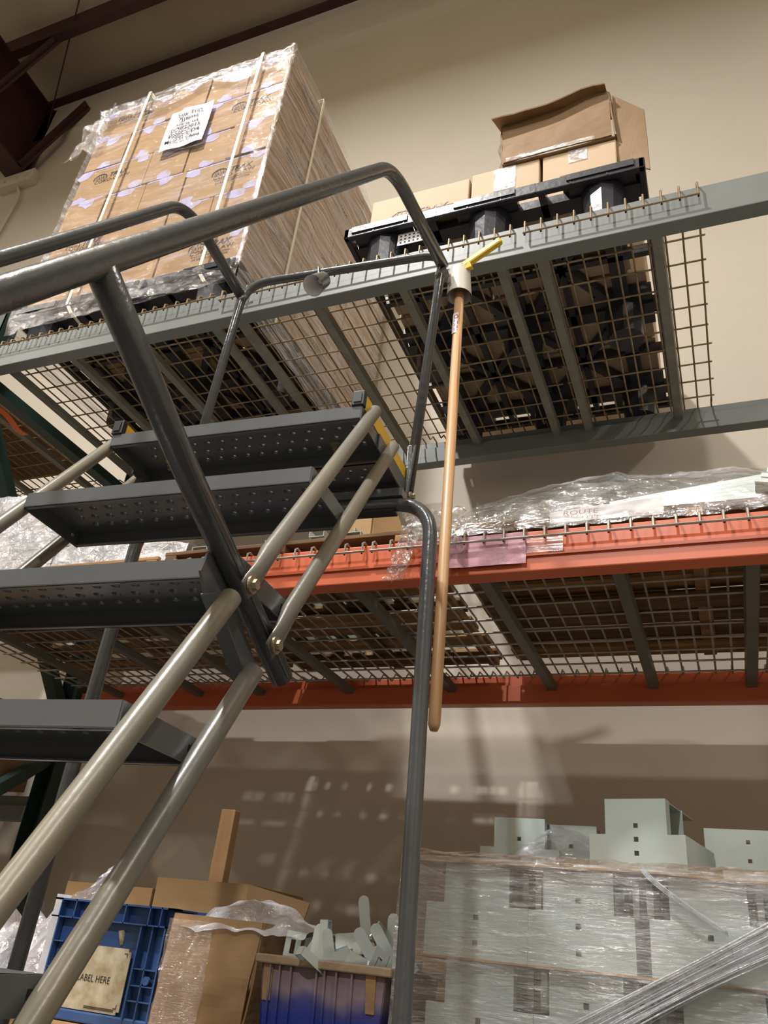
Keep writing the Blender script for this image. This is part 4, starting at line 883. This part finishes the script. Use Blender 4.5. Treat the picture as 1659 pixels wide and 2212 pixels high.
b.hexa([(X1 - lo_ - .004, Y0 + lo_, ZS), (X1 - lo_, Y0 + lo_, ZS), (X1 - lo_, Y1 - lo_, ZS), (X1 - lo_ - .004, Y1 - lo_, ZS), (X1 - .004, Y0, Z1), (X1, Y0, Z1), (X1, Y1, Z1), (X1 - .004, Y1, Z1)])
b.box(X0 + lo_, X1 - lo_, Y0 + lo_, Y1 - lo_, ZS, ZS + .004); b.build('bin_wall', m, t)
b = MB(); zz = Z1 - .004
b.box(X0 - .012, X1 + .012, Y0 - .012, Y0 + .002, zz, zz + .017); b.box(X0 - .012, X0 + .002, Y0, Y1, zz, zz + .017); b.box(X1 - .002, X1 + .012, Y0, Y1, zz, zz + .017); b.box(X0 - .012, X1 + .012, Y1 - .002, Y1 + .012, zz, zz + .017)
b.build('rim', M['bin_rim'], t, bevel=.003)
for i, x in enumerate((X0 + .022, X0 + .044, X0 + .070, X0 + .128, X0 + .146, X0 + .172, X0 + .206)):
    MB().hexa([(x, Y0 + .004, ZS + .06), (x + .004, Y0 + .004, ZS + .06), (x + .004, Y0 + .014, ZS + .06), (x, Y0 + .014, ZS + .06), (x, Y0 - .008, zz), (x + .004, Y0 - .008, zz), (x + .004, Y0 + .004, zz), (x, Y0 + .004, zz)]).build('rib', m, t)
for x in (X0 + .002, X1 - .048): MB().hexa([(x + .008, Y0 + .002, ZS + .10), (x + .026, Y0 + .002, ZS + .10), (x + .026, Y0 + .01, ZS + .10), (x + .008, Y0 + .01, ZS + .10), (x + .004, Y0 - .003, zz), (x + .026, Y0 - .003, zz), (x + .026, Y0 + .004, zz), (x + .004, Y0 + .004, zz)]).build('worn_patch', M['stain'], t)
# zinc clips heaped in the bin
def clip_mesh(kind):
    b = MB(); th = .0022
    if kind == 0:     # rounded tongue bent off a short foot
        n = 8; w2, L = .011, .075
        pl = [(-w2, 0), (-w2, L - w2)] + [(-w2 * math.cos(math.pi * i / n), L - w2 + w2 * math.sin(math.pi * i / n)) for i in range(1, n)] + [(w2, L - w2), (w2, 0)]
        b.prism(pl, 0, th, 'y'); b.box(-w2, w2, 0, .035, -th, 0)
    elif kind == 1:   # U shaped clip
        b.box(-.022, .022, 0, .045, 0, th); b.box(-.022, .022, 0, th, 0, .030); b.box(-.022, .022, .045 - th, .045, 0, .030)
    elif kind == 2:   # slotted plate
        us = [-.016, -.005, .005, .016]; ws = [0, .018, .042, .056]
        b.cells(us, ws, lambda i, j: not (i == 1 and j == 1), 0, th); b.box(-.016, .016, 0, .02, 0, th)
    else:             # hook strip
        b.box(-.008, .008, 0, th, 0, .08); b.box(-.008, .008, 0, .02, .08 - th, .08); b.box(-.008, .008, .02 - th, .02, .06, .08)
    return b
protos = {}
clips = [  # x, y, z, yaw, tilt, lean to the left, kind
 (-.757, 1.82, .045, 0, 8, 10, 0), (-.672, 1.77, .002, 5, 12, 34, 0), (-.652, 1.80, -.004, 5, 10, 31, 0), (-.697, 1.75, -.008, 10, 16, 36, 0),
 (-.790, 1.73, -.028, -5, 5, 14, 0), (-.838, 1.74, -.022, 10, 0, -5, 0), (-.872, 1.75, -.020, 20, 5, -30, 3), (-.815, 1.73, -.020, 0, 0, 3, 3),
 (-.893, 1.74, -.020, 50, 0, -4, 2), (-.785, 1.79, .018, 25, -20, 10, 1), (-.745, 1.77, .010, -25, -15, 20, 1), (-.765, 1.72, -.018, 20, 12, 25, 1),
 (-.70, 1.73, -.03, -10, 20, -30, 2), (-.730, 1.88, .040, 40, 60, 60, 2), (-.735, 1.72, -.022, 35, 10, -20, 1), (-.655, 1.72, -.025, 10, 30, -52, 2),
 (-.845, 1.82, -.006, 70, 20, 10, 1), (-.88, 1.82, -.03, 20, 40, -20, 1), (-.74, 1.90, 0.0, 80, 10, 50, 3), (-.712, 1.86, .016, 5, 8, 0, 0),
 (-.79, 1.90, -.0, 120, 60, 20, 1), (-.66, 1.85, -.02, 45, 45, 10, 1), (-.78, 1.72, -.035, 70, -20, 60, 3), (-.85, 1.73, -.04, -40, 30, 80, 2)]
cl_lab = ['upright rounded zinc tongue topping the heap in the blue bin', 'leaning rounded zinc tongue right of the heap, front one', 'leaning rounded zinc tongue at the right, the farther one', 'slanted rounded zinc tongue lying over the slotted plate at right',
 'vertical zinc tongue in the middle of the heap, facing out', 'vertical zinc tongue left of the middle of the heap', 'long bright zinc strip slanting up to the right, heap left', 'thin zinc strip leaning left in the middle of the heap',
 'slotted zinc plate with rounded end at the left rim', 'square zinc channel clip near the top of the heap', 'zinc channel clip under the topmost tongue', 'zinc channel clip opening to the right, mid heap',
 'slotted zinc plate low at the right of the heap', 'hooked zinc plate sticking out behind the heap top', 'small zinc channel clip at the front rim, centre', 'slotted dark zinc plate jutting over the rim by the ladder leg',
 'zinc channel clip behind the left tongues', 'tilted zinc channel clip at the left rear of the bin', 'zinc strip lying at the rear of the heap', 'rounded zinc tongue standing at the rear of the heap',
 'upended zinc channel clip at the rear rim', 'zinc channel clip in the rear right corner', 'bent zinc strip lying against the front rim', 'slotted zinc plate at the front rim, left of centre']
for lab, (x, y, z, yaw, tl, rl, kd) in zip(cl_lab, clips):
    if kd not in protos:
        me = clip_mesh(kd).build('zinc_clip', M['zinc_bright'], None); protos[kd] = me; o = me
        o.data.transform(Matrix.Translation(BASE[o]))
    else:
        o = protos[kd].copy(); COL.objects.link(o)
    tag(o, lab, 'clip', 'zinc clips heaped in the blue bin')
    o.location = (x, y, z + CZ); o.rotation_euler = (math.radians(tl * .6), math.radians(-rl), math.radians(yaw)); o.scale = (1.12, 1.12, 1.12)

# ------------------------------------------------------------------ wrapped pallet of T-shaped zinc brackets at the right
def t_bracket(label, xc, y0, z0, grp, s=1.0, depth=.24, holes=3, lab2=None, flip=False):
    t = thing('zinc_bracket', (xc, y0, z0), label, 'bracket', grp); th = .003
    hw, bw, h1, h2 = .067 * s, .104 * s, .098 * s, .172 * s; q = .005 * s
    us = [xc - bw, xc - hw, xc - q, xc + q, xc + hw, xc + bw]; 
    hz = [h * s for h in ((.060, .088, .116) if holes == 4 else (.030, .075, .120)[:holes])]
    ws = [0]
    for h in sorted(hz + [h1]):
        if h == h1: ws.append(h1)
        else: ws += [h - q, h + q]
    ws.append(h2)
    if flip: wz = [z0 + h2 - w_ for w_ in ws][::-1]
    else: wz = [z0 + w_ for w_ in ws]
    def filled(i, j):
        lo2, hi2 = sorted((ws[j], ws[j + 1])) if not flip else sorted((ws[len(ws) - 2 - j], ws[len(ws) - 1 - j]))
        mid = (lo2 + hi2) / 2
        if mid > h1 and i in (0, 4): return False
        if i == 2 and any(abs(mid - h) < q for h in hz): return False
        return True
    MB().cells(us, wz, filled, y0, y0 + th).build('face_plate', M['zinc'], t)
    Z = lambda h: z0 + (h2 - h if flip else h)
    def sd(nm, x, a, c, d0=0.0, d1=depth): box(nm, M['zinc'], t, x, x + th, y0 + d0 + .0031, y0 + d1, min(Z(a), Z(c)), max(Z(a), Z(c)))
    sd('flange', xc - bw, 0, h1); sd('flange', xc + bw - th, 0, h1, 0, depth); sd('flange', xc - hw, h1, h2, 0, .03); sd('flange', xc + hw - th, h1, h2, 0, .03)
    b = MB(); b.box(xc - hw, xc + hw, y0 + depth * .55, y0 + depth * .56, min(Z(h1 * .8), Z(h2)), max(Z(h1 * .8), Z(h2))); b.box(xc - hw + .0031, xc + hw - .0031, y0 + .0031, y0 + depth, min(Z(h2 - .003), Z(h2 - .0005)), max(Z(h2 - .003), Z(h2 - .0005)))
    b.build('inner_web', M['zinc'], t)
    return t
bg = 'zinc T brackets on the wrapped pallet'
tt = t_bracket('T-shaped zinc bracket with three square holes standing on top of the cardboard', -.195, 1.92, .200, bg, holes=4); tt.rotation_euler = (0, 0, -.2)
t_bracket('zinc bracket lying behind the top T bracket, to its right', .03, 2.15, .200, bg, s=.9, flip=True, holes=2)
t_bracket('zinc bracket standing at the far right on the cardboard', .215, 2.05, .200, bg, s=1.05)
t_bracket('zinc bracket under film at the left rear of the cardboard', -.52, 2.22, .200, bg, s=1.0)
t_bracket('second zinc bracket under film at the rear, left of the top T bracket', -.40, 2.30, .200, bg, s=1.0)
xs_ = [-.49, -.29, -.055, .155, .365]
rows = [(.024, 0, 'upper row'), (-.150, .012, 'second row'), (-.324, 0, 'third row')]
onm = ['leftmost', 'second from left', 'third from left', 'fourth from left', 'rightmost']
for (zr, off, rn) in rows:
    for i, x in enumerate(xs_):
        t_bracket('zinc T bracket behind stretch film, %s, %s' % (rn, onm[i]), x + off, 1.73 + .006 * (i % 2), zr, bg, s=1.0, holes=2 if i % 2 == 0 else 3, depth=.3)
    for i in range(4):
        xm = (xs_[i] + xs_[i + 1]) / 2 + off
        t = thing('zinc_bracket', (xm, 1.80, zr), 'narrow zinc bracket side seen in the gap after the %s bracket, %s' % (onm[i], rn), 'bracket', bg)
        for dx in (-.022, .004): box('flange', M['zinc'], t, xm + dx, xm + dx + .012, 1.80, 2.0, zr + .10, zr + .168)
        box('web', M['hole'], t, xm - .05, xm + .05, 1.99, 2.0, zr + .10, zr + .168)  # dark backing sheet, the gap's shade painted as its colour
t = thing('bracket_pallet', (-.05, 2.2, -.50), 'wooden pallet below the wrapped zinc brackets', 'pallet')
for i in range(6): box('board', M['wood'], t, -.62, .58, 1.72 + .16 * i, 1.82 + .16 * i, -.35, -.33)
for x in (-.60, -.03, .53): box('stringer', M['wood_x'], t, x, x + .04, 1.72, 2.62, -.45, -.35)
for z_, lab in ((.198, 'buckled brown cardboard sheet on top of the wrapped zinc brackets'), (.023, 'brown cardboard sheet between the upper and second bracket rows')):
    t = thing('card_sheet', (-.03, 2.2, z_), lab, 'cardboard')
    amp_ = .010 if z_ > .1 else .002
    b = MB(); nx, ny = 60, 14
    for sd in (0, 1):
        for i in range(nx + 1):
            for j in range(ny + 1):
                x = -.635 + 1.25 * i / nx; y = 1.705 + .95 * j / ny; e_ = max(0, 1 - j / 2.5)
                zz = z_ + amp_ * e_ * (.2 + nz3((x, y, 0), 5)) - amp_ * e_ * .5 + sd * .004
                b.v.append(V((x, y, zz)))
    K = (nx + 1) * (ny + 1); g = lambda s_, i, j: s_ * K + i * (ny + 1) + j
    for i in range(nx):
        for j in range(ny):
            b.f.append((g(1, i, j), g(1, i + 1, j), g(1, i + 1, j + 1), g(1, i, j + 1))); b.f.append((g(0, i, j), g(0, i, j + 1), g(0, i + 1, j + 1), g(0, i + 1, j)))
        b.f.append((g(0, i, 0), g(0, i + 1, 0), g(1, i + 1, 0), g(1, i, 0)))
    b.build('sheet', M['kraft'], t)
t = thing('stretch_wrap', (-.03, 1.69, -.35), 'clear stretch film wound tightly around the zinc brackets', 'plastic wrap')
wrap_face('y', 1.700, -.645, .60, -.40, .205, M['film_steel'], 'front_film', t, 160, 90, .008)
wrap_face('x', -.640, 1.695, 2.62, -.40, .205, M['film_steel'], 'side_film', t, 50, 50, .008)
crumple(lambda s, q: (-.64 + 1.24 * s, 1.696 + .10 * q - .008 * abs(nz3((s * 8, q, 0), 3)), .207 + .012 * math.sin(math.pi * q) + .006 * nz3((s * 9, q * 2, 3), 3)), 160, 14, 'top_edge', M['film_tip'], t)
crumple(lambda s, q: (-.56 + .36 * s, 2.10 + .3 * q, .215 + .14 * math.sin(math.pi * min(1, .12 + s * .9)) * math.sin(math.pi * min(1, q * .8 + .05)) + .02 * nz3((s * 4, q * 4, 3), 2)), 50, 30, 'loose_film', M['film_loose'], t)
crumple(lambda s, q: (-.02 + .5 * s, 2.35 + .3 * q, .235 + .15 * math.sin(math.pi * min(1, q * .8 + .05)) + .02 * nz3((s * 4, q * 4, 3), 2)), 50, 30, 'loose_film', M['film_loose'], t)
t = thing('film_rope', (-.1, 1.68, -.2), 'twisted rope of stretch film running diagonally across the wrapped brackets', 'plastic wrap')
for k in range(26):
    o1 = (k - 12.5) * .0021; ph = random.uniform(0, 6)
    pts = []
    for i in range(25):
        s_ = i / 24; x = -.52 + .74 * s_; z = -.229 + .421 * s_ + .012 * math.sin(math.pi * s_)
        sp = .80 + .45 * math.cos(math.pi * s_ * .9) ** 2
        pts.append((x + o1 * -.4 * sp, 1.680 - .006 * abs(math.sin(k * 2.1)) - .003 * math.sin(5 * s_ + ph), z + o1 * sp + .0018 * math.sin(7 * s_ + ph)))
    MB().tube(pts, .0024, 6, rr=[.0024 * (1 + .5 * nz3((i * .7, k, 0), 1.3)) for i in range(25)], flat=[(2.2, .6)] * 25).build('strand', M['film_rope'], t, smooth='auto')
for k in range(4):
    pts = [(-.165 + .14 * i / 12, 1.688, .198 - .095 * (i / 12) ** .8 + .0035 * k * (1 - i / 12 * .5)) for i in range(13)]
    MB().tube(pts, .0016, 5, flat=[(1.8, .6)] * 13).build('strand', M['film_rope'], t, smooth='auto')
